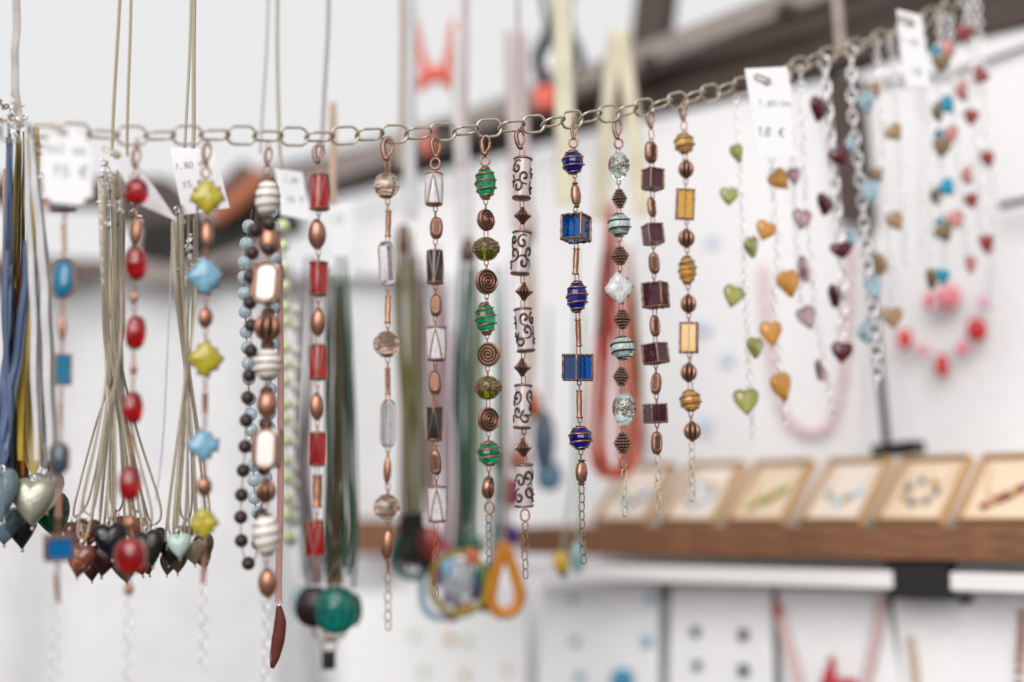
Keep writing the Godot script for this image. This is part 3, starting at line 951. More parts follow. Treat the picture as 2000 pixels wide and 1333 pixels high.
	bracelet("bracelet of clear crystals, white striped balls and granulated copper cones", 1206, 228, chain_depth(1206), [["clasp", 252, 42, 20], ["ring", 281, 22, 20], ["gran", 325, 54, 40, opal], ["grancone", 388, 38, 29], ["stripe", 440, 44, 46, opal], ["grancone", 500, 36, 33], ["diamond", 562, 66, 58, frost], ["grancone", 624, 38, 31], ["stripe", 680, 44, 47, opal], ["grancone", 736, 36, 31], ["gran", 800, 64, 44, opal], ["grancone", 866, 40, 33], ["ring", 904, 24, 19]], 1009, BR, 13)
	bracelet("bracelet of plum glass cubes and grooved copper ovals", 1271, 216, chain_depth(1271), [["clasp", 234, 34, 18], ["ring", 262, 22, 12], ["groove", 298, 44, 28, null, 30], ["cube", 351, 40, 32, plum, 24], ["groove", 405, 40, 19, null, 20], ["cube", 458, 38, 32, plum, 20], ["groove", 515, 42, 22], ["cube", 577, 48, 40, plum, -30], ["groove", 637, 42, 22, null, 15], ["cube", 691, 38, 36, plum, 42], ["groove", 750, 42, 22, null, -15], ["cube", 808, 36, 34, plum, 14], ["groove", 866, 44, 23, null, 15]], 1006, BR, 13)
	bracelet("bracelet of amber glass tablets and fluted copper melon beads", 1336, 198, chain_depth(1336), [["clasp", 218, 36, 18], ["ring", 246, 20, 14], ["coilball", 280, 40, 40, amber], ["melon", 331, 38, 30], ["slab", 399, 60, 34, amber, 8], ["melon", 466, 38, 32], ["coil", 528, 54, 36, amber], ["melon", 594, 38, 31], ["slab", 660, 60, 34, amber, -6], ["melon", 728, 38, 32], ["coilball", 783, 40, 42, amber], ["melon", 843, 38, 33]], 980, BR, 13)

	# bead strands hanging behind the ivory bracelet
	var bead_strands := [
		["dark brown round bead necklace hanging behind the ivory striped bracelet", surf("dark seed bead", Color(0.25, 0.18, 0.165), 0.5, 0.0, 0.4, Vector3(200, 200, 200)), 0.60, 27, 47, [[503, 400], [497, 455], [490, 520], [487, 570], [490, 625], [490, 680], [486, 740], [481, 815], [478, 880], [472, 960], [470, 1030], [474, 1078], [486, 1102], [499, 1088], [506, 1040], [516, 900], [522, 700], [526, 420]]],
		["pale blue glass bead necklace behind the ivory striped bracelet", glass("pale blue glass", Color(0.86, 0.94, 0.98), 0.4), 0.64, 27, 33, [[492, 410], [483, 460], [477, 520], [478, 600], [484, 700], [488, 800], [494, 900], [498, 985], [506, 1000], [516, 960], [524, 850], [530, 700], [536, 560], [534, 460], [528, 400]]],
		["pale green and yellow round bead necklace right of the ivory striped bracelet", surf("pale jade bead", Color(0.80, 0.84, 0.64), 0.3), 0.78, 26, 38, [[553, 400], [553, 480], [555, 600], [556, 760], [558, 900], [560, 1000], [562, 1062]]],
		["white pearl bead strand beside the pale green bead necklace", surf("white pearl", Color(0.88, 0.87, 0.85), 0.2), 0.79, 24, 38, [[578, 560], [578, 700], [577, 850], [574, 1000], [568, 1060]]]]
	for st in bead_strands:
		var o := P(st[5][0][0], st[5][0][1], st[2])
		var t := thing("bead_necklace", st[0], "necklace", o, "round bead necklaces")
		var s: float = st[2] / F
		var path := px_path(st[5], st[2], o, 10)
		begin()
		tube(path, 1.2 * s, 5)
		part("thread", done(), CD, t)
		var m := cached("bead %.5f" % (st[3] * s), func(): lathe(ball_profile(st[3] * s, st[3] * s, 9), 14))
		var acc := 0.0
		for i in path.size() - 1:
			acc += path[i].distance_to(path[i + 1])
			if acc >= st[4] * s:
				acc -= st[4] * s
				part("round_bead", m, st[1], t, path[i + 1])
	# pink ribbon with a long russet pendant
	var d := 0.64
	var o := P(545, 1180, d)
	var rb := thing("ribbon_necklace", "pink ribbon with a long curved russet pendant behind the ivory bracelet", "necklace", o, "ribbon necklaces")
	begin()
	strip(px_path([[541, 470], [546, 560], [548, 800], [547, 1000], [544, 1120], [544, 1178]], d, o), 13 * d / F, 0.0005)
	part("ribbon", done(), cloth("dusty pink ribbon", Color(0.84, 0.64, 0.62)), rb)
	begin()
	tube(px_path([[544, 1184], [547, 1215], [543, 1250], [536, 1285], [531, 1306]], d, o), 13.0 * d / F, 10, false, 0.5, cam.basis.x, [0.35, 0.9, 1.0, 0.75, 0.25])
	part("russet_pendant", done(), surf("russet shell", Color(0.50, 0.19, 0.12), 0.5, 0.0, 0.6, Vector3(120, 120, 120), 0.05), rb)
	part("bail", link_mesh(18 * d / F, 9 * d / F, 1.6 * d / F), SI, rb, P(544, 1176, d) - o)

func charm_bracelets() -> void:
	var list := [
		["peridot green heart charms on a silver chain, nearest the amber tablet bracelet", Color(0.76, 0.77, 0.45), 0.6, 13.0, [[1437, 185], [1441, 260], [1446, 330], [1450, 420], [1455, 550], [1461, 680], [1468, 790], [1471, 868]],
			[[1440, 300, 26, 36, 20, 40], [1424, 385, 37, 40, -15, 10], [1468, 484, 34, 46, 22, 62], [1432, 580, 42, 44, -10, 15], [1475, 680, 36, 46, 15, 58], [1458, 786, 52, 54, 5, 5]]],
		["amber heart charms on a silver chain below the eighteen euro tag", Color(0.93, 0.66, 0.28), 0.45, 15.0, [[1506, 160], [1508, 330], [1514, 420], [1519, 500], [1513, 600], [1518, 690], [1527, 770], [1534, 832]],
			[[1524, 353, 42, 44, 50, 10], [1495, 452, 42, 44, -20, 10], [1541, 555, 46, 52, 25, 35], [1506, 653, 46, 48, 0, 5], [1527, 757, 42, 58, 8, 35]]],
		["pale mauve heart charms on a silver chain right of the eighteen euro tag", Color(0.84, 0.70, 0.74), 0.75, 15.0, [[1563, 130], [1568, 250], [1574, 380], [1584, 490], [1594, 600], [1606, 680], [1620, 760], [1626, 810]],
			[[1551, 345, 30, 36, 15, 50], [1566, 430, 40, 40, 0, 10], [1570, 532, 34, 40, -35, 65], [1577, 622, 40, 46, 10, 20], [1604, 730, 34, 36, -25, 60]]],
		["dark garnet heart charms on a bright silver chain before the dark post", Color(0.36, 0.07, 0.10), 0.35, 25.0, [[1610, 112], [1614, 170], [1619, 240], [1628, 330], [1636, 420], [1645, 500], [1648, 580], [1646, 650]],
			[[1600, 215, 36, 48, -20, 45], [1641, 307, 44, 42, 35, 5], [1612, 402, 36, 44, -10, 50], [1644, 490, 46, 38, 20, 5], [1631, 580, 36, 46, -15, 65], [1645, 690, 44, 48, 0, 0]]],
		["pale blue heart charms on the thickest silver chain, right of the dark post", Color(0.78, 0.91, 0.96), 0.7, 22.0, [[1664, 92], [1664, 200], [1672, 280], [1680, 360], [1690, 450], [1700, 560], [1711, 660], [1716, 750]],
			[[1693, 200, 38, 50, 10, 30], [1663, 283, 26, 30, 0, 20], [1702, 376, 40, 50, 5, 20], [1664, 468, 24, 34, 0, 50], [1708, 562, 36, 46, 10, 20], [1690, 650, 34, 50, 20, 60]]],
		["champagne brown heart charms on a silver chain left of the small tag", Color(0.76, 0.61, 0.46), 0.4, 15.0, [[1712, 75], [1716, 150], [1724, 260], [1733, 400], [1740, 520], [1748, 610]],
			[[1707, 176, 34, 32, 10, 20], [1748, 260, 40, 38, 25, 15], [1714, 345, 30, 34, 0, 55], [1750, 433, 36, 38, 15, 20], [1721, 520, 32, 42, -5, 60], [1744, 622, 44, 42, 0, 10]]],
		["olive brown heart charms on a silver chain right of the small tag", Color(0.55, 0.46, 0.31), 0.3, 15.0, [[1800, 45], [1806, 140], [1812, 280], [1818, 420], [1822, 540], [1826, 600]],
			[[1838, 125, 40, 38, 0, 15], [1832, 220, 30, 36, 25, 60], [1840, 290, 38, 38, 0, 15], [1828, 384, 30, 36, 20, 60], [1845, 456, 42, 40, 15, 15], [1820, 545, 24, 42, 0, 62]]],
		["turquoise heart charms on a silver chain right of the olive brown hearts", Color(0.04, 0.66, 0.80), 0.3, 15.0, [[1838, 25], [1836, 140], [1838, 280], [1842, 420], [1846, 540]],
			[[1828, 104, 28, 26, 0, 20], [1850, 207, 38, 36, 40, 10], [1836, 268, 26, 28, 0, 50], [1851, 368, 38, 38, 40, 10], [1838, 440, 26, 28, 0, 40], [1842, 542, 32, 36, 0, 25]]],
		["pink coral heart charms on a silver chain between turquoise and red hearts", Color(0.93, 0.64, 0.60), 0.4, 15.0, [[1856, 30], [1862, 180], [1872, 320], [1884, 440], [1894, 520]],
			[[1852, 98, 42, 36, 45, 10], [1880, 180, 28, 40, 25, 55], [1858, 263, 40, 34, 20, 10], [1890, 345, 26, 36, 25, 55], [1868, 431, 38, 36, 10, 10], [1897, 517, 26, 40, 0, 40]]],
		["red jasper heart charms on the rightmost silver chain", Color(0.64, 0.22, 0.18), 0.26, 20.0, [[1888, -5], [1894, 60], [1902, 160], [1908, 260], [1914, 360], [1920, 470]],
			[[1884, 68, 38, 38, 10, 15], [1914, 150, 34, 34, -35, 15], [1897, 230, 32, 32, 0, 10], [1930, 312, 30, 36, 10, 20], [1898, 394, 30, 34, 0, 15], [1928, 478, 32, 40, 0, 25]]]]
	for e in list:
		var x0: float = e[4][0][0]
		var d := chain_depth(x0) + 0.004
		var o := P(x0, e[4][0][1], d)
		var s := d / F
		var b := thing("charm_bracelet", e[0], "bracelet", o, "heart charm bracelets on silver chains")
		var path := px_path(e[4], d, o, 8)
		var wide: float = e[3]
		chain_along(b, path, wide * 0.95 * s, wide * 0.9 * s, wide * 0.095 * s, SI, 85.0)
		var m: StandardMaterial3D
		var key: String = "heart glass " + e[0].left(9)
		if e[2] > 0.25:
			m = glass(key, e[1].lightened(0.08), minf(e[2] + 0.12, 0.85))
		else:
			m = surf(key, e[1], 0.18, 0.0, 0.3, Vector3(120, 120, 120))
		for h in e[5]:
			var at := P(h[0], h[1], d - 0.004) - o
			var bs := Basis.from_euler(Vector3(0, deg_to_rad(h[5]), deg_to_rad(h[4] + rng.randf_range(-14, 14))))
			var hh: float = h[3] * s * rng.randf_range(0.9, 1.08)
			var ww: float = maxf(h[2] * s / maxf(cos(deg_to_rad(h[5])), 0.5), hh * 0.85)
			var hm := cached("charm %.5f %.5f" % [ww, hh], func(): heart(ww, hh, hh * 0.46))
			var ho := part("heart_charm", hm, m, b, at, bs)
			part("charm_ring", link_mesh(9 * s, 8 * s, 1.1 * s), SI, ho, Vector3(0, hh * 0.5 - 1.0 * s, 0), Basis(Vector3.UP, 0.9))
			# the little ring that ties the charm to the nearest place on the chain
			var best := path[0]
			for p in path:
				if p.distance_to(at + bs * Vector3(0, hh * 0.5, 0)) < best.distance_to(at + bs * Vector3(0, hh * 0.5, 0)):
					best = p
			begin()
			tube(PackedVector3Array([best, at + bs * Vector3(0, hh * 0.5 + 2 * s, 0)]), 1.1 * s, 5)
			part("tie_wire", done(), SI, b)

func plain_chains() -> void:
	var list := [["plain silver chain between the amber and the mauve heart charms", [[1540, 140], [1548, 300], [1556, 460], [1566, 600]], 13.0],
		["plain silver chain between the champagne hearts and the small tag", [[1738, 66], [1752, 200], [1764, 380], [1770, 520]], 14.0], ["plain silver chain left of the olive brown hearts", [[1786, 52], [1794, 200], [1800, 380], [1806, 520]], 14.0], ["plain silver chain outermost to the right of the red jasper hearts", [[1906, -20], [1920, 160], [1936, 330], [1944, 500], [1940, 600]], 15.0]]
	for e in list:
		var d := chain_depth(e[1][0][0]) + 0.012
		var o := P(e[1][0][0], e[1][0][1], d)
		var b := thing("silver_chain", e[0], "chain", o, "plain silver chains hanging from the display chain")
		var s := d / F
		chain_along(b, px_path(e[1], d, o, 8), e[2] * 0.95 * s, e[2] * s, e[2] * 0.105 * s, SI, 85.0)

func heart_necklace(label: String, x: float, y: float, d: float, wpx: float, hpx: float, roll: float, yaw: float, m: Material, cord_m: Material, knot: Array, waist: Array, cord_px: float, group: String, speckle: Material = null) -> void:
	var s := d / F
	var o := P(x, y, d)
	var t := thing("heart_necklace", label, "necklace", o, group)
	var bs := Basis.from_euler(Vector3(0, deg_to_rad(yaw), deg_to_rad(roll)))
	var grow := 1.0 if wpx > 60.0 else 1.16
	var w := wpx * s * grow
	var h := hpx * s * grow
	var ho := part("heart_pendant", cached("heart %.5f %.5f" % [w, h], func(): heart(w, h, h * 0.5)), m, t, Vector3(), bs)
	if speckle:
		part("copper_flecks", cached("flecks %.5f %.5f" % [w, h], func():
			var r := RandomNumberGenerator.new()
			r.seed = 9
			for i in 46:
				var q := Vector2(r.randf_range(-0.33, 0.33), r.randf_range(-0.28, 0.3))
				if absf(q.x) + maxf(-q.y, 0.0) > 0.4:
					continue
				var z := 0.255 * sqrt(maxf(0.05, 1.0 - (q.length() / 0.52) ** 2))
				for sd in [-1.0, 1.0]:
					lathe(ball_profile(h * 0.07 * r.randf_range(0.6, 1.5), h * 0.05, 3), 6, 1, 0.5, 0, 0, Vector3(q.x * w, q.y * h, sd * z * h * 0.97))), speckle, ho)
	part("point_bead", cached("point %.5f" % h, func(): lathe(ball_profile(h * 0.09, h * 0.1, 5), 8)), BR, ho, Vector3(0, -h * 0.5 - h * 0.02, 0))
	part("collar", cached("collar %.5f" % h, func(): lathe([[h * 0.05, -h * 0.06], [h * 0.09, -h * 0.04], [h * 0.06, h * 0.03], [h * 0.09, h * 0.06], [h * 0.04, h * 0.08]], 10)), BR, ho, Vector3(0, h * 0.33, 0))
	var top := bs * Vector3(0, h * 0.33 + h * 0.09 + 6 * s, 0)
	part("bail", link_mesh(17 * s, 14 * s, 1.9 * s), SI, t, top, Basis(Vector3.UP, rng.randf_range(-0.8, 0.8)))
	begin()
	var spread := rng.randf_range(7, 16)
	for sd in ([-1.0, 1.0] if cord_px <= 8.0 else [-1.0, -0.6, -0.2, 0.2, 0.6, 1.0]):
		var j := Vector2(rng.randf_range(-1, 1), rng.randf_range(-1, 1))
		var q := [top + cam.basis.x * sd * 1.5 * s + cam.basis.y * 5 * s, P(x + sd * spread + (waist[0] - x) * 0.12, y - hpx * 0.5 - 46, d) - o, P(lerpf(x, waist[0], 0.62) + sd * spread * 0.6, lerpf(y, waist[1], 0.62), d + j.x * 0.004) - o,
			P(waist[0] + j.x * waist[2], waist[1] + j.y * 20, d + j.y * 0.012) - o, P(lerpf(waist[0], knot[0], 0.6) + j.x * maxf(knot[2] * 0.85, waist[2]), lerpf(waist[1], knot[1], 0.5), d + j.x * 0.012) - o, P(knot[0] + j.x * knot[2], knot[1] + j.y * 26.0, d + j.y * 0.010) - o]
		if cord_px > 8.0:
			strip(smooth(q, 7), cord_px * 0.5 * s, 0.0003, 6, 0.0002, [0.25, 0.8, 1.0, 1.0, 0.9, 0.35])
		else:
			tube(smooth(q, 7), cord_px * 0.5 * s, 5)
	part("cord", done(), cord_m, t)

func heart_clusters() -> void:
	var snake := surf("grey beige cord", Color(0.84, 0.79, 0.70), 0.45, 0.2, 0.3, Vector3(300, 60, 300))
	var copper_glass := surf("copper flecked glass", Color(0.30, 0.16, 0.11), 0.12)
	var flecks := surf("copper fleck", Color(0.72, 0.46, 0.36), 0.3, 0.8)
	var G2 := "heart necklaces on grey cords, middle cluster"
	var kn := [218, 350, 26]
	var wa := [222, 690, 16]
	var D := 0.625
	heart_necklace("brown glass heart at the left end of the grey cord cluster", 152, 1046, D + 0.012, 44, 52, 15, 30, surf("brown glass", Color(0.33, 0.20, 0.15), 0.15), snake, kn, wa, 5, G2)
	heart_necklace("copper flecked heart with clear rim, upper left of the grey cord cluster", 168, 1046, D - 0.004, 46, 56, -6, 10, copper_glass, snake, kn, wa, 5, G2, flecks)
	heart_necklace("copper flecked heart hanging lowest at the left of the grey cord cluster", 156, 1096, D - 0.014, 52, 58, -10, -10, surf("rose brown glass", Color(0.42, 0.22, 0.16), 0.12), snake, kn, wa, 5, G2, flecks)
	heart_necklace("navy blue glass heart in the middle of the grey cord cluster", 216, 1058, D - 0.012, 56, 62, 6, 12, surf("navy glass", Color(0.03, 0.045, 0.12), 0.1, 0.0, 0.4, Vector3(90, 90, 90)), snake, kn, wa, 5, G2)
	heart_necklace("red brown glass heart under the navy heart", 203, 1096, D, 46, 56, -8, 0, surf("oxblood glass", Color(0.30, 0.07, 0.045), 0.1, 0.0, 0.4, Vector3(120, 120, 120)), snake, kn, wa, 5, G2)
	heart_necklace("black green glass heart half hidden left of the red brown heart", 186, 1098, D + 0.012, 40, 52, -12, 30, surf("black green glass", Color(0.06, 0.10, 0.075), 0.1), snake, kn, wa, 5, G2)
	heart_necklace("teal and rose glass heart hanging lowest of the grey cord cluster", 244, 1108, D + 0.002, 50, 58, 6, 10, surf("teal rose glass", Color(0.40, 0.33, 0.30), 0.12, 0.0, 0.5, Vector3(60, 60, 60)), snake, kn, wa, 5, G2)
	heart_necklace("bright red glass heart at the right foot of the grey cord cluster", 272, 1098, D + 0.006, 46, 50, 14, 10, surf("cherry glass", Color(0.60, 0.06, 0.08), 0.12), snake, kn, wa, 5, G2)
	heart_necklace("dark olive glass heart at the right end of the grey cord cluster", 292, 1072, D - 0.006, 54, 62, 12, -10, surf("olive black glass", Color(0.15, 0.15, 0.09), 0.12, 0.0, 0.5, Vector3(120, 120, 120)), snake, kn, wa, 5, G2)
	heart_necklace("small copper heart at the back of the grey cord cluster", 228, 1030, D + 0.02, 34, 38, 0, 30, surf("copper glass", Color(0.50, 0.28, 0.20), 0.2), snake, kn, wa, 5, G2)
	heart_necklace("rose copper heart behind the red octagon bead", 262, 1034, D + 0.015, 42, 44, -12, 20, surf("rose copper glass", Color(0.52, 0.30, 0.24), 0.2), snake, kn, wa, 5, G2, flecks)
	heart_necklace("amber brown glass heart between the bright red and the dark olive hearts", 284, 1100, D + 0.014, 40, 46, 18, 20, surf("amber brown glass", Color(0.46, 0.26, 0.12), 0.12), snake, kn, wa, 5, G2)
	heart_necklace("charcoal glass heart at the back right of the grey cord cluster", 308, 1058, D + 0.016, 36, 44, 20, 25, surf("charcoal glass", Color(0.09, 0.09, 0.08), 0.12), snake, kn, wa, 5, G2)
	heart_necklace("wine red glass heart low between the two copper flecked hearts", 178, 1112, D + 0.006, 36, 44, 4, 0, surf("wine glass", Color(0.26, 0.06, 0.07), 0.1), snake, kn, wa, 5, G2)
	heart_necklace("jade green glass heart behind the teal and rose heart", 232, 1082, D + 0.012, 40, 46, -6, 15, surf("jade glass", Color(0.10, 0.28, 0.22), 0.12), snake, kn, wa, 5, G2)
	var G3 := "small heart necklaces on grey cords, right cluster"
	kn = [362, 420, 30]
	wa = [366, 700, 7]
	heart_necklace("pale aqua glass heart in the middle of the small right cluster", 350, 1068, D - 0.01, 40, 44, 4, 5, surf("pale aqua glass", Color(0.66, 0.75, 0.72), 0.15), snake, kn, wa, 4.6, G3)
	heart_necklace("black glass heart left of the pale aqua heart", 334, 1082, D, 38, 42, -10, 20, surf("black glass", Color(0.05, 0.055, 0.05), 0.1), snake, kn, wa, 4.6, G3)
	heart_necklace("tan glass heart below the pale aqua heart", 347, 1098, D + 0.008, 34, 42, 0, 10, surf("tan glass", Color(0.42, 0.33, 0.24), 0.15), snake, kn, wa, 4.6, G3)
	heart_necklace("beige striped glass heart right of the pale aqua heart", 377, 1082, D, 34, 42, 10, 20, surf("beige glass", Color(0.62, 0.53, 0.43), 0.15, 0.0, 0.4, Vector3(40, 200, 40)), snake, kn, wa, 4.6, G3)
	heart_necklace("dark olive heart behind the yellow bead of the small right cluster", 400, 1070, D + 0.004, 34, 46, 14, 10, surf("moss glass", Color(0.24, 0.22, 0.13), 0.12), snake, kn, wa, 4.6, G3)
	heart_necklace("grey brown glass heart at the left foot of the small right cluster", 328, 1104, D + 0.01, 30, 38, -6, 10, surf("grey brown glass", Color(0.34, 0.28, 0.22), 0.12), snake, kn, wa, 4.6, G3)
	heart_necklace("chestnut glass heart at the right foot of the small right cluster", 396, 1092, D + 0.012, 32, 38, 16, 10, surf("chestnut glass", Color(0.36, 0.18, 0.10), 0.12), snake, kn, wa, 4.6, G3)
	heart_necklace("brown copper heart at the top of the small right cluster", 362, 1046, D + 0.018, 30, 34, 0, 20, surf("toffee glass", Color(0.45, 0.28, 0.17), 0.15), snake, kn, wa, 4.6, G3)

	# the large hearts on ribbons at the left edge
	var G1 := "large heart pendants on ribbons at the left edge"
	kn = [62, 265, 10]
	wa = [58, 640, 14]
	var gold_rib := cloth("straw organza ribbon", Color(0.80, 0.70, 0.42))
	var relief := NoiseTexture2D.new()
	var rn := FastNoiseLite.new()
	rn.seed = 12
	rn.frequency = 0.035
	rn.noise_type = FastNoiseLite.TYPE_CELLULAR
	relief.noise = rn
	relief.width = 256
	relief.height = 256
	relief.seamless = true
	heart_necklace("large pale gold foil glass heart in front on straw yellow ribbons", 64, 982, 0.622, 86, 98, 0, 4, surf("pale gold foil glass", Color(0.82, 0.83, 0.74), 0.14, 0.45, 0.5, Vector3(130, 130, 130), 0.06), gold_rib, kn, [52, 640, 10], 13, G1)
	heart_necklace("clear frosted glass heart behind the pale gold heart", 88, 962, 0.642, 80, 82, 6, -8, glass("frosted clear glass", Color(0.90, 0.89, 0.88), 0.7, 0.2), cloth("white organza ribbon", Color(0.86, 0.86, 0.87)), kn, [72, 560, 10], 24, G1)
	heart_necklace("silver blue glass heart cut by the left edge", 2, 968, 0.615, 64, 108, 0, 30, surf("silver blue foil glass", Color(0.52, 0.60, 0.64), 0.1, 0.1, 0.4, Vector3(110, 110, 110)), cloth("slate blue ribbon", Color(0.38, 0.45, 0.58)), [20, 265, 8], [14, 620, 8], 17, G1)
	heart_necklace("slate blue glass heart under the silver blue heart", 8, 1030, 0.63, 74, 72, 0, 10, glass("slate blue glass", Color(0.42, 0.52, 0.56), 0.6, 0.1), cloth("navy ribbon", Color(0.07, 0.09, 0.15)), [12, 270, 8], [16, 620, 10], 22, G1)
	heart_necklace("near black green glass heart below the pale gold heart", 41, 1032, 0.636, 66, 84, 4, 0, surf("bottle black glass", Color(0.035, 0.05, 0.035), 0.08), cloth("olive ribbon", Color(0.45, 0.40, 0.18)), [40, 265, 8], [32, 620, 12], 16, G1)
	heart_necklace("deep green glass heart right of the pale gold heart", 104, 1012, 0.65, 72, 96, 14, 10, glass("bottle green glass", Color(0.05, 0.30, 0.19), 0.5, 0.08), surf("black green cord", Color(0.04, 0.07, 0.06), 0.6), [70, 380, 3], [85, 720, 6], 4.5, G1)
	for k in ["pale gold foil glass", "silver blue foil glass", "copper flecked glass", "navy glass", "oxblood glass", "olive black glass", "russet shell"]:
		mats[k].heightmap_enabled = true
		mats[k].heightmap_texture = relief
		mats[k].heightmap_scale = 0.02
	# more ribbons without a visible pendant
	for r in [["rust orange ribbon between the olive and the yellow ribbons at the left edge", Color(0.72, 0.36, 0.18), [[38, 300], [30, 480], [40, 640], [46, 780], [44, 930]], 12, 0.634],
			["mustard yellow ribbon hanging at the left edge", Color(0.76, 0.62, 0.20), [[74, 250], [70, 330], [56, 520], [42, 700], [40, 900]], 15, 0.618],
			["steel blue ribbon falling slantwise to the left edge", Color(0.36, 0.44, 0.58), [[48, 470], [46, 560], [30, 690], [14, 780], [4, 860]], 13, 0.612],
			["pale steel blue ribbon beside the slantwise one at the left edge", Color(0.52, 0.60, 0.72), [[56, 500], [50, 600], [38, 700], [24, 790], [12, 880]], 10, 0.614],
			["narrow white organza ribbon left of the wide one", Color(0.86, 0.86, 0.87), [[50, 262], [52, 360], [58, 480], [64, 600], [66, 760], [72, 900]], 13, 0.609],
			["narrow cream organza ribbon right of the wide one", Color(0.85, 0.83, 0.78), [[66, 270], [78, 380], [92, 520], [100, 660], [106, 800], [110, 920]], 9, 0.611],
			["wide white organza ribbon in front at the left edge", Color(0.86, 0.86, 0.87), [[60, 258], [64, 330], [74, 430], [84, 540], [88, 640], [92, 760], [98, 900]], 17, 0.608],
			["peach ribbon at the left edge behind the white organza", Color(0.84, 0.62, 0.50), [[8, 330], [12, 460], [14, 560], [20, 640], [30, 720]], 18, 0.645],
			["pale grey ribbon behind the straw yellow ribbons", Color(0.72, 0.72, 0.74), [[64, 560], [78, 680], [88, 800], [98, 900], [104, 960]], 22, 0.655]]:
		var o := P(r[2][0][0], r[2][0][1], r[4])
		begin()
		strip(px_path(r[2], r[4], o), r[3] * r[4] / F, 0.0004, 8, 0.0006, [0.3, 0.9, 1.0, 1.0, 0.7])
		solo("ribbon", done(), cloth(r[0].left(14), r[1]), r[0], "ribbon", o, "loose ribbons at the left edge")
	# silver clasps bunched above the ribbons, and bunched chain ends above the grey cords
	for e in [["bunch of silver clasps above the ribbons at the left edge", [[14, 205, 26], [36, 225, 22], [18, 240, 20]], 0.62, 26], ["bunch of tarnished clasps beside the mustard ribbon at the left edge", [[78, 290, 8], [80, 345, 9], [83, 385, 9]], 0.612, 16], ["bunch of silver clasps at the knot of the grey cord cluster", [[205, 335, 16], [206, 372, 18], [214, 420, 20], [236, 400, 14]], 0.618, 34], ["sparkling bunch of clear clasps right of the grey cord knot", [[262, 410, 10], [268, 425, 10]], 0.628, 14], ["row of silver clasp ends down the small right cluster of grey cords", [[348, 420, 12], [362, 470, 14], [380, 520, 16], [352, 540, 12]], 0.63, 26]]:
		var dd: float = e[2]
		var o := P(e[1][0][0], e[1][0][1], dd)
		var t := thing("clasp_bunch", e[0], "clasps", o, "bunches of small clasps")
		for k in e[3]:
			var sp: Array = e[1][k % e[1].size()]
			var at := P(sp[0] + rng.randf_range(-1, 1) * sp[2] * 0.7, sp[1] + rng.randf_range(-1, 1) * sp[2] * 1.4, dd + rng.randf_range(-0.008, 0.008)) - o
			part("clasp_ring", link_mesh(15 * dd / F, 10 * dd / F, 1.7 * dd / F, 6, 14), SI if k % 3 else CD, t, at, Basis.from_euler(Vector3(rng.randf() * 3, rng.randf() * 3, rng.randf() * 3)))
	for e in [["fine silver chain end hanging beside the mustard ribbon", [[66, 345], [68, 400], [72, 450]], 0.61, 9.0], ["fine silver chain hanging left of the small right heart cluster", [[338, 420], [332, 560], [326, 700], [318, 860], [304, 980]], 0.68, 6.0], ["bright silver chain hanging along the left side of the grey cord cluster", [[196, 350], [198, 450], [201, 560]], 0.61, 9.0]]:
		var o := P(e[1][0][0], e[1][0][1], e[2])
		var t := thing("silver_chain", e[0], "chain", o, "loose silver chain ends")
		chain_along(t, px_path(e[1], e[2], o), e[3] * 1.15 * e[2] / F, e[3] * e[2] / F, e[3] * 0.1 * e[2] / F, SI)

func blob(kind: String, w: float, h: float, t := 0.5) -> ArrayMesh:
	return cached("blob %s %.5f %.5f" % [kind, w, h], func(): lathe(ball_profile(w, h, 10, 0.8), 18, 1.0, t))

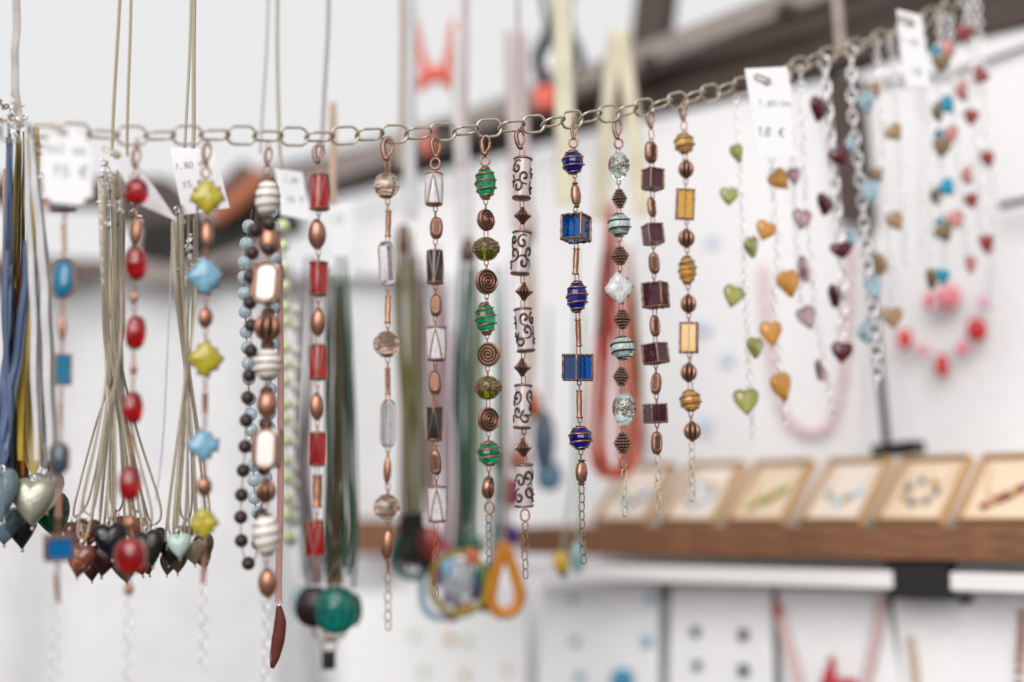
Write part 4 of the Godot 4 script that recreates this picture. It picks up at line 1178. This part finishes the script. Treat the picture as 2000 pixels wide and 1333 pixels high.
func middle_necklaces() -> void:
	# label, depth, strands [path, width px, colour], pendants [kind, x, y, w, h, colour, clear]
	var list := [
		["green and brown ribbon necklace with round teal glass pendant, behind the red drums", 0.775, [[[[655, 540], [652, 700], [648, 900], [650, 1050], [654, 1140]], 22, Color(0.14, 0.30, 0.18)], [[[668, 500], [672, 700], [676, 900], [682, 1020], [676, 1110]], 20, Color(0.20, 0.40, 0.28)], [[[661, 560], [664, 720], [660, 900], [655, 1060], [650, 1145]], 13, Color(0.36, 0.20, 0.10)], [[[680, 700], [686, 900], [690, 1040], [678, 1125]], 12, Color(0.33, 0.40, 0.36)]], [["ball", 656, 1192, 84, 90, Color(0.0, 0.56, 0.50), 0.65], ["ring", 656, 1142, 20, 24, Color(0.7, 0.5, 0.4), 0.0]]],
		["mauve ribbon necklace with plum round pendant, left behind the red drums", 0.79, [[[[605, 500], [598, 700], [592, 900], [604, 1060], [612, 1140]], 20, Color(0.62, 0.54, 0.58)], [[[640, 520], [644, 750], [646, 900], [636, 1060], [616, 1142]], 14, Color(0.58, 0.46, 0.52)]], [["ball", 613, 1186, 74, 78, Color(0.17, 0.07, 0.075), 0.0]]],
		["grey green cord necklace with leaf green round pendant, right behind the teal one", 0.80, [[[[684, 620], [694, 860], [698, 1040], [690, 1150]], 9, Color(0.55, 0.60, 0.58)], [[[590, 560], [582, 780], [588, 980], [600, 1150]], 9, Color(0.62, 0.68, 0.66)]], [["ball", 690, 1192, 34, 62, Color(0.05, 0.42, 0.26), 0.4]]],
		["clear glass disc pendant with a small black bar below the teal pendant", 0.80, [[[[640, 1100], [642, 1180], [642, 1215]], 5, Color(0.6, 0.57, 0.5)]], [["ball", 643, 1228, 72, 54, Color(0.92, 0.88, 0.86), 0.85], ["bar", 642, 1290, 26, 36, Color(0.03, 0.03, 0.03), 0.0], ["ring", 642, 1262, 34, 10, Color(0.6, 0.45, 0.36), 0.0]]],
		["pale aqua round pendant on white cord at the left of the plum pendant", 0.83, [[[[588, 700], [584, 950], [590, 1130]], 8, Color(0.82, 0.84, 0.85)]], [["ball", 590, 1178, 44, 66, Color(0.72, 0.85, 0.88), 0.6]]],
		["olive ribbon necklace with a dark mossy tassel behind the clear glass drums", 0.87, [[[[788, 450], [786, 600], [796, 800], [800, 1010]], 26, Color(0.46, 0.44, 0.20)], [[[800, 480], [806, 650], [802, 850], [806, 1010]], 16, Color(0.55, 0.53, 0.36)], [[[812, 560], [820, 760], [826, 900], [820, 1010]], 12, Color(0.62, 0.60, 0.52)]], [["tassel", 806, 1060, 74, 112, Color(0.12, 0.12, 0.06), 0.0], ["cap", 788, 466, 26, 56, Color(0.40, 0.24, 0.15), 0.0]]],
		["mauve ribbon necklace with a teal glass loop beside the mossy tassel", 0.88, [[[[818, 500], [822, 650], [824, 800], [826, 1000]], 16, Color(0.58, 0.38, 0.42)], [[[838, 620], [840, 800], [836, 1000]], 10, Color(0.78, 0.74, 0.72)]], [["loop", 806, 1085, 76, 84, Color(0.0, 0.50, 0.47), 0.3]]],
		["red ribbon necklace with a vermilion and magenta glass pendant", 0.87, [[[[848, 700], [846, 860], [842, 1020]], 10, Color(0.72, 0.55, 0.50)]], [["ball", 840, 1062, 46, 66, Color(0.70, 0.12, 0.10), 0.2], ["ball", 858, 1096, 52, 60, Color(0.70, 0.22, 0.42), 0.4]]],
		["teal black ribbon necklace with a large clear disc rimmed in yellow green", 0.86, [[[[914, 480], [906, 620], [904, 800], [912, 1000], [902, 1075]], 24, Color(0.08, 0.30, 0.28)], [[[926, 520], [924, 700], [922, 900], [914, 1075]], 16, Color(0.40, 0.48, 0.38)], [[[936, 560], [930, 760], [932, 950], [920, 1075]], 12, Color(0.60, 0.66, 0.58)]], [["ball", 896, 1140, 70, 90, Color(0.93, 0.95, 0.97), 0.75], ["loop", 896, 1140, 104, 118, Color(0.62, 0.58, 0.14), 0.2], ["ball", 926, 1146, 26, 56, Color(0.06, 0.08, 0.45), 0.2], ["ball", 922, 1088, 26, 34, Color(0.85, 0.40, 0.25), 0.2], ["ball", 876, 1112, 34, 40, Color(0.55, 0.78, 0.92), 0.3], ["ball", 908, 1124, 22, 60, Color(0.93, 0.93, 0.95), 0.2], ["ball", 880, 1170, 36, 26, Color(0.70, 0.50, 0.72), 0.3], ["ball", 938, 1120, 22, 40, Color(0.10, 0.40, 0.34), 0.2], ["ball", 906, 1186, 40, 22, Color(0.86, 0.56, 0.36), 0.3], ["cap", 914, 488, 26, 46, Color(0.34, 0.20, 0.13), 0.0]]],
		["dusty pink ribbon necklace with a pale blue glass ring", 0.89, [[[[890, 640], [888, 800], [884, 950], [880, 1070]], 18, Color(0.66, 0.48, 0.48)], [[[904, 700], [896, 900], [888, 1070]], 10, Color(0.70, 0.60, 0.58)]], [["loop", 862, 1150, 74, 112, Color(0.62, 0.78, 0.88), 0.5]]],
		["sea green cord necklace with a dark green glass drop beside the amber loop", 0.88, [[[[938, 600], [946, 800], [950, 1000], [946, 1080]], 12, Color(0.50, 0.66, 0.58)]], [["ball", 946, 1150, 26, 96, Color(0.05, 0.36, 0.28), 0.3]]],
		["amber glass open loop pendant on a tan cord, right of the rimmed disc", 0.86, [[[[984, 640], [986, 800], [986, 1066]], 9, Color(0.66, 0.52, 0.40)]], [["dropring", 986, 1130, 60, 134, Color(0.90, 0.58, 0.14), 0.3]]],
		["cobalt glass drop pendant on a violet cord above the amber loop", 0.90, [[[[996, 500], [998, 800], [998, 1026]], 6, Color(0.60, 0.52, 0.62)]], [["ball", 998, 1046, 22, 42, Color(0.02, 0.03, 0.55), 0.2], ["ball", 986, 1040, 20, 40, Color(0.45, 0.28, 0.50), 0.4]]],
		["red ribbon bundle looped in a long coral band behind the striped white balls", 0.90, [[[[1196, 395], [1190, 520], [1176, 700], [1166, 840], [1172, 905], [1196, 932], [1222, 912], [1226, 860], [1218, 700], [1206, 560]], 26, Color(0.86, 0.34, 0.21)], [[[1202, 420], [1196, 520], [1186, 640], [1180, 760]], 16, Color(0.70, 0.13, 0.11)], [[[1188, 480], [1180, 560], [1172, 660]], 14, Color(0.45, 0.36, 0.36)]], []],
		["coral and olive ribbon bundle right of the long coral band", 0.93, [[[[1226, 480], [1236, 620], [1246, 760], [1252, 860], [1236, 900], [1216, 880]], 16, Color(0.80, 0.50, 0.42)], [[[1232, 560], [1240, 660], [1240, 780]], 14, Color(0.52, 0.50, 0.28)]], []],
		["pale teal cord necklace with yellow and blue glass beads under the shelf edge", 0.87, [[[[1128, 480], [1122, 700], [1120, 900], [1098, 1078]], 9, Color(0.62, 0.74, 0.70)], [[[1142, 600], [1136, 850], [1130, 1060]], 9, Color(0.66, 0.74, 0.66)]], [["ball", 1096, 1098, 32, 42, Color(0.82, 0.66, 0.20), 0.2], ["ball", 1128, 1090, 30, 60, Color(0.62, 0.78, 0.78), 0.5], ["ball", 1100, 1120, 18, 18, Color(0.05, 0.10, 0.22), 0.1]]],
		["orange and rose glass bead necklace behind the scrolled cylinders", 0.97, [[[[1030, 460], [1036, 600], [1030, 760], [1012, 900]], 16, Color(0.85, 0.72, 0.64)]], [["cap", 1030, 440, 30, 66, Color(0.62, 0.44, 0.28), 0.0], ["ball", 1040, 790, 34, 56, Color(0.78, 0.36, 0.22), 0.2], ["ball", 1016, 900, 40, 46, Color(0.78, 0.45, 0.36), 0.2], ["ball", 1000, 962, 46, 60, Color(0.66, 0.14, 0.28), 0.2], ["ball", 975, 900, 34, 44, Color(0.70, 0.30, 0.26), 0.2]]],
		["bright green ribbon necklace with an emerald glass drop left of the amber loop", 0.865, [[[[918, 560], [914, 760], [920, 940], [924, 1040]], 13, Color(0.20, 0.48, 0.36)], [[[932, 700], [936, 880], [930, 1040]], 9, Color(0.45, 0.60, 0.30)]], [["ball", 926, 1066, 30, 50, Color(0.02, 0.48, 0.34), 0.5]]],
		["violet ribbon necklace with rose and violet glass drops left of the rimmed disc", 0.875, [[[[866, 560], [868, 760], [866, 960], [868, 1060]], 11, Color(0.60, 0.44, 0.56)]], [["ball", 870, 1080, 34, 46, Color(0.80, 0.36, 0.55), 0.5], ["ball", 852, 1130, 26, 34, Color(0.58, 0.40, 0.72), 0.5], ["ball", 882, 1204, 34, 24, Color(0.90, 0.72, 0.80), 0.5]]],
		["scarlet ribbon necklace with a red glass drop behind the smoke glass drums", 0.885, [[[[856, 480], [858, 680], [850, 880], [846, 1030]], 10, Color(0.66, 0.24, 0.20)]], [["ball", 836, 1094, 28, 36, Color(0.85, 0.20, 0.14), 0.4]]],
		["turquoise ribbon necklace hanging between the emerald and the scrolled bracelets", 0.9, [[[[972, 520], [978, 740], [972, 960], [966, 1090]], 14, Color(0.36, 0.60, 0.58)]], [["ball", 962, 1112, 26, 44, Color(0.10, 0.62, 0.66), 0.5]]],
		["slate blue glass pendant on a grey cord right of the scrolled cylinders", 0.98, [[[[1072, 600], [1070, 800]], 8, Color(0.70, 0.72, 0.74)]], [["ball", 1062, 860, 44, 120, Color(0.34, 0.42, 0.52), 0.3], ["ball", 1072, 930, 52, 60, Color(0.42, 0.58, 0.70), 0.5]]]]
	for e in list:
		var d: float = e[1]
		var s := d / F
		var x0: float = e[2][0][0][0][0]
		var o := P(x0, e[2][0][0][0][1], d)
		var t := thing("ribbon_necklace", e[0], "necklace", o, "ribbon necklaces hanging behind the bracelets")
		for st in e[2]:
			var n := 5 if st[1] > 12 else 2
			for k in n:
				var col: Color = st[2]
				if k == 1:
					col = col.lerp(Color(0.55, 0.50, 0.42), 0.2)
				elif k == 2:
					col = col.darkened(0.25)
				elif k == 3:
					col = col.lerp(Color(0.70, 0.66, 0.58), 0.25)
				var q := []
				for p in st[0]:
					q.append([p[0] + (k - (n - 1) * 0.5) * st[1] * 0.3 + rng.randf_range(-0.16, 0.16) * st[1], p[1]])
				begin()
				strip(px_path(q, d + rng.randf_range(-0.012, 0.012), o), st[1] * s * (0.29 if n > 2 else 0.55), 0.0005, 8, 0.0008, [0.4, 0.85, 1.0, 1.0, 1.0, 0.8])
				part("ribbon", done(), cloth("ribbon " + col.to_html(false), col), t)
		for p in e[3]:
			var m: Material = glass("pendant " + p[5].to_html(false), p[5], p[6]) if p[6] > 0.25 else surf("pendant " + p[5].to_html(false), p[5], 0.25, 0.0, 0.3, Vector3(80, 80, 80))
			var w: float = p[3] * s
			var h: float = p[4] * s
			var at := P(p[1], p[2], d - 0.012) - o
			match p[0]:
				"ball":
					part("glass_pendant", blob("p", w, h), m, t, at)
				"cap":
					begin()
					lathe([[w * 0.15, h * 0.5], [w * 0.4, h * 0.4], [w * 0.5, 0], [w * 0.46, -h * 0.5]], 12, 1.0, 0.6)
					part("knot_cap", done(), m, t, at)
				"ring":
					part("bail", link_mesh(h, w, 2.0 * s), CU, t, at)
				"bar":
					begin()
					rbox(Vector3(w, h, w * 0.4), w * 0.08, 2)
					part("black_bar", done(), m, t, at)
				"loop":
					begin()
					tube(stadium(h, w, 26), 7.0 * s, 8, true)
					part("glass_loop", done(), m, t, at)
				"dropring":
					begin()
					tube(smooth([Vector3(0, h * 0.5, 0), Vector3(-w * 0.28, h * 0.1, 0), Vector3(-w * 0.46, -h * 0.3, 0), Vector3(-w * 0.2, -h * 0.48, 0), Vector3(w * 0.25, -h * 0.46, 0), Vector3(w * 0.48, -h * 0.25, 0), Vector3(w * 0.3, h * 0.08, 0), Vector3(0, h * 0.5, 0)], 6), 12.0 * s, 8)
					part("glass_loop", done(), m, t, at)
				"tassel":
					begin()
					var r := RandomNumberGenerator.new()
					r.seed = 3
					for i in 60:
						var a := Vector3(r.randf_range(-0.3, 0.3) * w, h * 0.5, r.randf_range(-0.2, 0.2) * w)
						var b := Vector3(r.randf_range(-0.5, 0.5) * w, -h * r.randf_range(0.2, 0.5), r.randf_range(-0.3, 0.3) * w)
						tube(smooth([a, (a + b) * 0.5 + Vector3(r.randf_range(-0.08, 0.08) * w, 0, 0), b], 3), 2.4 * s, 4)
					var tm := part("tassel_threads", done(), m, t, at)
					tm.set_meta("kind", "stuff")

func hanging_bands() -> void:
	# cords and bands that come down from above the picture
	var list := [
		["pale grey silk cord coming down to the clasps at the left edge", 0.62, 15, Color(0.72, 0.68, 0.64), [[31, -60], [31, 60], [28, 130], [32, 200], [40, 250]]],
		["left olive yellow cord tied above the grey cord cluster", 0.63, 6.5, Color(0.62, 0.54, 0.32), [[236, -60], [232, 30], [226, 130], [221, 220], [218, 305]]],
		["right olive yellow cord tied above the grey cord cluster", 0.63, 6, Color(0.62, 0.55, 0.34), [[257, -60], [254, 60], [250, 180], [248, 260], [248, 305]]],
		["left beige cord above the tag with the yellow bead", 0.66, 6, Color(0.70, 0.66, 0.55), [[374, -60], [370, 100], [364, 220], [360, 290]]],
		["right beige cord above the tag with the yellow bead", 0.65, 8, Color(0.64, 0.58, 0.44), [[380, -60], [378, 100], [378, 240], [377, 292]]],
		["left pale cord above the ivory striped bracelet", 0.74, 6, Color(0.74, 0.72, 0.66), [[525, -60], [520, 100], [512, 220], [508, 300]]],
		["right pale olive cord above the ivory striped bracelet", 0.72, 8, Color(0.70, 0.68, 0.58), [[542, -60], [541, 100], [544, 240], [548, 330]]],
		["grey mauve cord above the red drum bracelet", 0.74, 9, Color(0.68, 0.63, 0.63), [[641, -60], [640, 60], [632, 200], [628, 300]]],
		["tan cord beside the red drum bracelet", 0.78, 15, Color(0.78, 0.60, 0.46), [[650, 200], [650, 300], [650, 400]]],
		["tan and grey band above the champagne bracelet", 0.84, 11, Color(0.68, 0.56, 0.44), [[783, -60], [786, 60], [784, 200], [782, 330]]],
		["wide white grey band right of the champagne bracelet", 0.86, 26, Color(0.86, 0.86, 0.87), [[800, -60], [800, 100], [800, 300], [802, 430]]],
		["rose grey band left of the emerald bracelet", 0.84, 14, Color(0.74, 0.66, 0.64), [[910, -60], [908, 60], [904, 200], [902, 330]]],
		["wide white band behind the emerald bracelet", 0.87, 32, Color(0.88, 0.875, 0.88), [[900, 60], [898, 200], [904, 330], [908, 470]]],
		["grey cord above the scrolled cylinder bracelet", 0.84, 8, Color(0.64, 0.58, 0.57), [[1010, -60], [1012, 100], [1014, 260]]],
		["wide pale rose band behind the scrolled cylinder bracelet", 0.9, 44, Color(0.82, 0.72, 0.71), [[1008, 60], [1010, 200], [1016, 320], [1020, 450]]],
		["wide pale yellow band behind the cobalt bracelet", 0.88, 40, Color(0.90, 0.86, 0.70), [[1096, -60], [1100, 80], [1102, 180], [1104, 280], [1106, 400]]],
		["pale yellow band left of the crystal bracelet", 0.92, 30, Color(0.89, 0.84, 0.68), [[1204, 60], [1194, 140], [1184, 240], [1178, 330], [1172, 430]]],
		["pale yellow band behind the crystal bracelet, leaning right", 0.92, 32, Color(0.90, 0.85, 0.68), [[1212, 60], [1224, 140], [1236, 240], [1246, 330], [1252, 420]]],
		["pale beige band hanging before the grey brown rail at the upper right", 0.95, 16, Color(0.72, 0.64, 0.58), [[1634, -60], [1636, 10], [1640, 60], [1644, 100]]]]
	for e in list:
		var o := P(e[4][0][0], e[4][0][1], e[1])
		begin()
		if e[2] < 12:
			tube(px_path(e[4], e[1], o), e[2] * 0.5 * e[1] / F, 7)
		else:
			strip(px_path(e[4], e[1], o), e[2] * e[1] / F, 0.0008, 8, 0.0006)
		solo("hanging_string" if e[2] < 12 else "hanging_band", done(), cloth("band " + e[3].to_html(false), e[3].lightened(0.35), 0.5), e[0], "cord" if e[2] < 12 else "band", o, "cords and bands hanging from above")
	# orange spring clip and black pliers hung at the back
	var d := 1.05
	var o := P(858, 140, d)
	var red := surf("orange red plastic", Color(0.80, 0.30, 0.19), 0.45)
	var clip := thing("orange_clip", "orange red forked clip hanging high behind the chain", "clip", o)
	begin()
	tube(px_path([[812, 40], [822, 105], [838, 150]], d, o), 8.0 * d / F, 8, false, 0.6, cam.basis.x, [0.5, 1.0, 1.5])
	tube(px_path([[886, 40], [878, 100], [866, 150]], d, o), 8.0 * d / F, 8, false, 0.6, cam.basis.x, [0.6, 1.0, 1.5])
	part("fork", done(), red, clip)
	begin()
	tube(px_path([[818, 178], [828, 155], [852, 145], [878, 158], [902, 192]], d, o), 13.0 * d / F, 8, false, 0.6, cam.basis.x, [0.5, 1.1, 1.25, 1.0, 0.6])
	part("arch", done(), red, clip)
	o = P(852, 272, d)
	var blk := surf("black rubber", Color(0.09, 0.09, 0.09), 0.6)
	var hand := thing("red_black_tool", "red and black tool handle just behind the chain below the orange clip", "tool", o)
	begin()
	rbox(Vector3(0.008, 0.02, 0.008), 0.003, 3)
	part("red_grip", done(), red, hand, P(838, 278, d) - o)
	begin()
	rbox(Vector3(0.017, 0.012, 0.01), 0.004, 3)
	part("black_grip", done(), blk, hand, P(868, 250, d) - o)
	o = P(1075, 120, d)
	var pl := thing("spring_clamp", "black curved spring clamp with a red tip behind the yellow band", "clamp", o)
	begin()
	tube(px_path([[1054, -40], [1066, 20], [1074, 50], [1066, 80], [1054, 110], [1058, 145], [1066, 168]], d, o), 13.0 * d / F, 10, false, 0.6, cam.basis.x, [0.4, 0.5, 0.8, 1.1, 1.2, 1.1, 1.0])
	part("arm", done(), blk, pl)
	begin()
	tube(px_path([[1120, -40], [1112, 30], [1120, 75], [1132, 110], [1130, 140]], d, o), 11.0 * d / F, 10, false, 0.6, cam.basis.x, [0.3, 0.4, 0.7, 1.0, 0.6])
	part("arm", done(), blk, pl)
	begin()
	rbox(Vector3(0.0155, 0.018, 0.012), 0.003, 3)
	part("tip", done(), red, pl, P(1064, 192, d) - o)
	begin()
	lathe([[0.007, -0.003], [0.0098, -0.002], [0.0098, 0.002], [0.007, 0.003]], 20)
	part("bokeh_disc", done(), surf("bokeh white", Color(0.85, 0.85, 0.86), 0.4), pl, P(1088, 122, d) - o, Basis(Vector3.RIGHT, PI / 2))  # white disc standing in for a blurred bright spot of background light

func tag(label: String, outline: Array, d: float, hole: Array, lines: Array, tilt := 0.0) -> void:
	var paper := surf("white tag card", Color(0.91, 0.91, 0.92), 0.75, 0.0, 0.05, Vector3(60, 60, 60))
	var o := P(outline[0][0], outline[0][1], d)
	var t := thing("price_tag", label, "price tag", o, "white card price tags")
	begin()
	var poly := PackedVector3Array()
	for p in outline:
		poly.append(P(p[0], p[1], d) - o)
	prism(poly, -cam.basis.z * 0.0004)
	part("card", done(true), paper, t)
	var s := d / F
	if hole.size():
		part("eyelet", link_mesh(13 * s, 13 * s, 2.2 * s), BR, t, P(hole[0], hole[1], d) - o + cam.basis.z * 0.0004, cam.basis)
		part("hanging_loop", link_mesh(36 * s, 12 * s, 1.4 * s), BR, t, P(hole[0] - 8, hole[1] - 6, d) - o + cam.basis.z * 0.001, cam.basis * Basis(Vector3.BACK, 1.2))
	var ink := surf("faded ink", Color(0.47, 0.46, 0.46), 0.8)
	for l in lines:
		var word: String = l[0]
		var adv: float = l[3] * 0.60
		for k in word.length():
			if word[k] == " ":
				continue
			var tm := TextMesh.new()
			tm.text = word[k]
			var f := SystemFont.new()
			f.font_names = PackedStringArray(["Droid Sans"])
			tm.font = f
			tm.font_size = 32
			tm.pixel_size = l[3] * s / 32.0 * rng.randf_range(0.95, 1.15)
			tm.depth = 0.0001
			var off := cam.basis * Basis(Vector3.BACK, deg_to_rad(tilt)) * Vector3((k - (word.length() - 1) * 0.5) * adv * s, rng.randf_range(-0.08, 0.08) * l[3] * s, 0)
			part("lettering", tm, ink, t, P(l[1], l[2], d) - o + off + cam.basis.z * 0.0001, cam.basis * Basis(Vector3.BACK, deg_to_rad(tilt + rng.randf_range(-9, 5))))

func tags() -> void:
	tag("blurred white price tag reading fifteen euro, with stepped corners, leftmost", [[104, 252], [146, 250], [178, 286], [180, 385], [166, 388], [160, 402], [100, 396], [84, 378], [80, 290]], 0.555, [122, 258], [["5x2 cm", 126, 292, 22], ["15 €", 136, 336, 30]], -5)
	tag("blank white tag hanging on its corner behind the ruby red bracelet", [[212, 290], [262, 310], [346, 432], [262, 396]], 0.60, [226, 302], [["2,5", 262, 346, 12]], -30)
	tag("white price tag behind the topmost yellow glass cushion", [[332, 288], [418, 292], [448, 406], [356, 420]], 0.62, [], [["1,80 cm", 372, 322, 15], ["15 €", 374, 360, 16]], 8)
	tag("pale white tag right of the topmost ivory striped ball", [[536, 330], [590, 336], [606, 432], [548, 420]], 0.74, [], [["1,80", 568, 352, 12], ["16 €", 576, 390, 15]], -4)
	tag("sharp white price tag reading eighteen euro, hanging on the chain", [[1455, 134], [1538, 130], [1545, 176], [1550, 305], [1480, 309], [1462, 180]], 0.722, [1497, 160], [["1,80/cm", 1512, 202, 15], ["18 €", 1506, 259, 23]], -1)
	tag("small blurred white price tag on the chain at the upper right", [[1752, 18], [1800, 30], [1806, 75], [1818, 170], [1770, 166], [1757, 90]], 0.785, [1778, 46], [["1,80", 1777, 82, 15], ["18", 1790, 140, 17]], -14)
	tag("translucent grey tag with an olive mark behind the second copper leaf bead", [[646, 392], [688, 390], [690, 545], [650, 540]], 0.86, [], [["O", 662, 430, 26]], 0)

func wall_jewellery() -> void:
	var dark := surf("dark stud", Color(0.16, 0.17, 0.14), 0.3)
	var ltblue := surf("light blue stud", Color(0.50, 0.66, 0.74), 0.3)
	var turq := surf("turquoise stud", Color(0.12, 0.48, 0.62), 0.3)
	var rose := surf("rose cord", Color(0.87, 0.72, 0.74), 0.6)
	var pale := surf("pale green stud", Color(0.66, 0.68, 0.55), 0.3)
	var ochre := surf("ochre stud", Color(0.74, 0.58, 0.36), 0.3)
	var rose2 := surf("rose stud", Color(0.86, 0.70, 0.66), 0.3)
	var places := [[1358, 1234, 15, dark, "dark stud, upper left of the four on the white board"], [1452, 1240, 17, dark, "dark stud, upper right of the four on the white board"], [1361, 1300, 14, dark, "dark stud, lower left of the four on the white board"], [1452, 1310, 18, dark, "dark stud, lower right of the four on the white board"],
		[1118, 1172, 12, ltblue, "light blue stud at the top left of the board with pale blue studs"], [1268, 1170, 14, ltblue, "light blue stud at the top right of the board with pale blue studs"], [1122, 1252, 14, ltblue, "light blue stud at the middle left of the board with pale blue studs"], [1262, 1252, 18, ltblue, "light blue stud at the middle right of the board with pale blue studs"], [1132, 1322, 16, ltblue, "light blue stud low on the left of the board with pale blue studs"], [1216, 1330, 36, turq, "large turquoise stud at the bottom of the board with pale blue studs"],
		[808, 1242, 11, pale, "pale green stud, upper left on the board below the glass disc"], [878, 1248, 14, ochre, "ochre stud in the middle of the board below the glass disc"], [912, 1252, 10, pale, "pale green stud right of the ochre stud"], [826, 1312, 12, pale, "pale green stud, lower left on the board below the glass disc"], [906, 1318, 12, ochre, "ochre stud, lower right on the board below the glass disc"], [990, 1306, 12, rose2, "pale rose stud at the right of the board below the glass disc"]]
	for p in places:
		var at := W(p[0], p[1], 0.0335)
		var s := cam.origin.distance_to(at) / F
		solo("stud_earring", blob("stud", p[2] * s * 1.3, p[2] * s * 1.3), p[3], p[4], "earring", at, "stud earrings pinned to the hanging boards")
	# pale blue things pinned on the upper board
	for p in [[1372, 640, 34, 22], [1376, 830, 30, 34], [1392, 470, 22, 20], [1420, 700, 26, 24]]:
		var at := W(p[0], p[1], -0.043)
		var s := cam.origin.distance_to(at) / F
		begin()
		rbox(Vector3(p[2] * s, p[3] * s, 0.003), 0.001, 2)
		var o := solo("pale_brooch", done(), surf("ice blue enamel", Color(0.74, 0.80, 0.86), 0.4), "pale blue brooch pinned %s on the white board behind the peridot hearts" % {640: "in the middle", 830: "low", 470: "high", 700: "at the right"}[p[1]], "brooch", at, "pale blue brooches on the white board")
		o.basis = along(W(1300, 700, -0.04), W(1500, 700, -0.04))
	# pink bead necklace on the board behind the amber hearts
	var o := W(1492, 520, -0.038)
	var t := thing("pink_necklace", "pink bead necklace hanging in a long loop behind the amber heart charms", "necklace", o)
	var q := []
	for p in [[1490, 500], [1494, 600], [1506, 700], [1524, 790], [1550, 832], [1590, 846], [1622, 826], [1642, 760], [1654, 650], [1660, 540], [1662, 470]]:
		q.append(W(p[0], p[1], -0.038) - o)
	var path := smooth(q, 8)
	var acc := 0.0
	var bm := blob("pink", 0.0068, 0.0068, 1.0)
	begin()
	tube(path, 0.0006, 5)
	part("thread", done(), rose, t)
	for i in path.size() - 1:
		acc += path[i].distance_to(path[i + 1])
		if acc > 0.0085:
			acc = 0.0
			part("round_bead", bm, rose, t, path[i + 1])
	# red and pink drop necklace on the right board
	o = W(1840, 560, -0.036)
	t = thing("drop_necklace", "silver necklace with red drops hanging on the rightmost white board", "necklace", o)
	q = []
	for p in [[1730, 480], [1745, 600], [1772, 650], [1806, 676], [1840, 690], [1876, 672], [1912, 630], [1936, 560], [1944, 470]]:
		q.append(W(p[0], p[1], -0.036) - o)
	chain_along(t, smooth(q, 8), 0.0045, 0.0034, 0.0004, SI)
	for p in [[1768, 662, 28, 40, Color(0.80, 0.16, 0.08)], [1840, 714, 28, 44, Color(0.74, 0.10, 0.14)], [1908, 644, 40, 44, Color(0.72, 0.05, 0.06)], [1803, 684, 22, 24, Color(0.86, 0.56, 0.62)], [1880, 680, 24, 26, Color(0.86, 0.46, 0.56)], [1922, 590, 22, 24, Color(0.84, 0.60, 0.70)], [1820, 588, 34, 34, Color(0.84, 0.42, 0.46)], [1854, 580, 46, 48, Color(0.86, 0.50, 0.54)]]:
		var at := W(p[0], p[1], -0.034)
		var s := cam.origin.distance_to(at) / F
		part("glass_drop", blob("drop", p[2] * s, p[3] * s), surf("drop " + p[4].to_html(false), p[4], 0.2), t, at - o)
	# pink ribbon necklace with a red coral pendant on the third hanging board
	o = W(1625, 1310, 0.037)
	t = thing("ribbon_necklace", "pink ribbon necklace with a red coral pendant on the hanging board under the shelf", "necklace", o, "ribbon necklaces")
	for side in [[[1520, 1185], [1534, 1240], [1552, 1300], [1576, 1390]], [[1722, 1170], [1714, 1230], [1700, 1300], [1680, 1390]]]:
		begin()
		q = []
		for p in side:
			q.append(W(p[0], p[1], 0.036) - o)
		strip(smooth(q, 5), 0.007, 0.001)
		part("ribbon", done(), cloth("blush ribbon", Color(0.88, 0.76, 0.76)), t)
	begin()
	for p in [[1620, 1330, 26, 50], [1640, 1345, 40, 40], [1662, 1340, 28, 30], [1625, 1300, 14, 40], [1610, 1345, 20, 30]]:
		var at := W(p[0], p[1], 0.04) - o
		lathe(ball_profile(p[2] * 0.00034, p[3] * 0.00034, 8), 12, 1, 0.6, 0, 0, at)
	part("coral_pendant", done(), surf("red coral", Color(0.66, 0.09, 0.16), 0.4), t)
	begin()
	lathe(ball_profile(0.005, 0.014, 8), 12)
	part("red_bead", done(), surf("red bead", Color(0.62, 0.20, 0.14), 0.4), t, W(1519, 1190, 0.038) - o)
	# binder clip, bead strings on the fourth board
	o = W(1886, 1172, 0.034)
	t = thing("binder_clip", "small black binder clip at the top of the rightmost hanging board", "clip", o)
	begin()
	rbox(Vector3(0.0085, 0.004, 0.005), 0.0008, 2)
	part("jaws", done(), dark, t)
	part("handle", link_mesh(0.007, 0.004, 0.0005), dark, t, Vector3(0, 0.004, 0))
	for e in [["beige bead string on the left of the rightmost hanging board", [[1775, 1235], [1784, 1280], [1790, 1330], [1796, 1390]], Color(0.78, 0.68, 0.58)], ["brown bead string at the lower right edge of the picture", [[1998, 1180], [1996, 1240], [1992, 1300], [1990, 1390]], Color(0.62, 0.42, 0.33)]]:
		o = W(e[1][0][0], e[1][0][1], 0.036)
		t = thing("bead_string", e[0], "bead string", o)
		q = []
		for p in e[1]:
			q.append(W(p[0], p[1], 0.036) - o)
		path = smooth(q, 8)
		bm = blob("string", 0.0056, 0.0036, 1.0)
		acc = 0.0
		for i in path.size() - 1:
			acc += path[i].distance_to(path[i + 1])
			if acc > 0.0036:
				acc = 0.0
				part("flat_bead", bm, surf("string " + e[2].to_html(false), e[2], 0.6), t, path[i + 1])
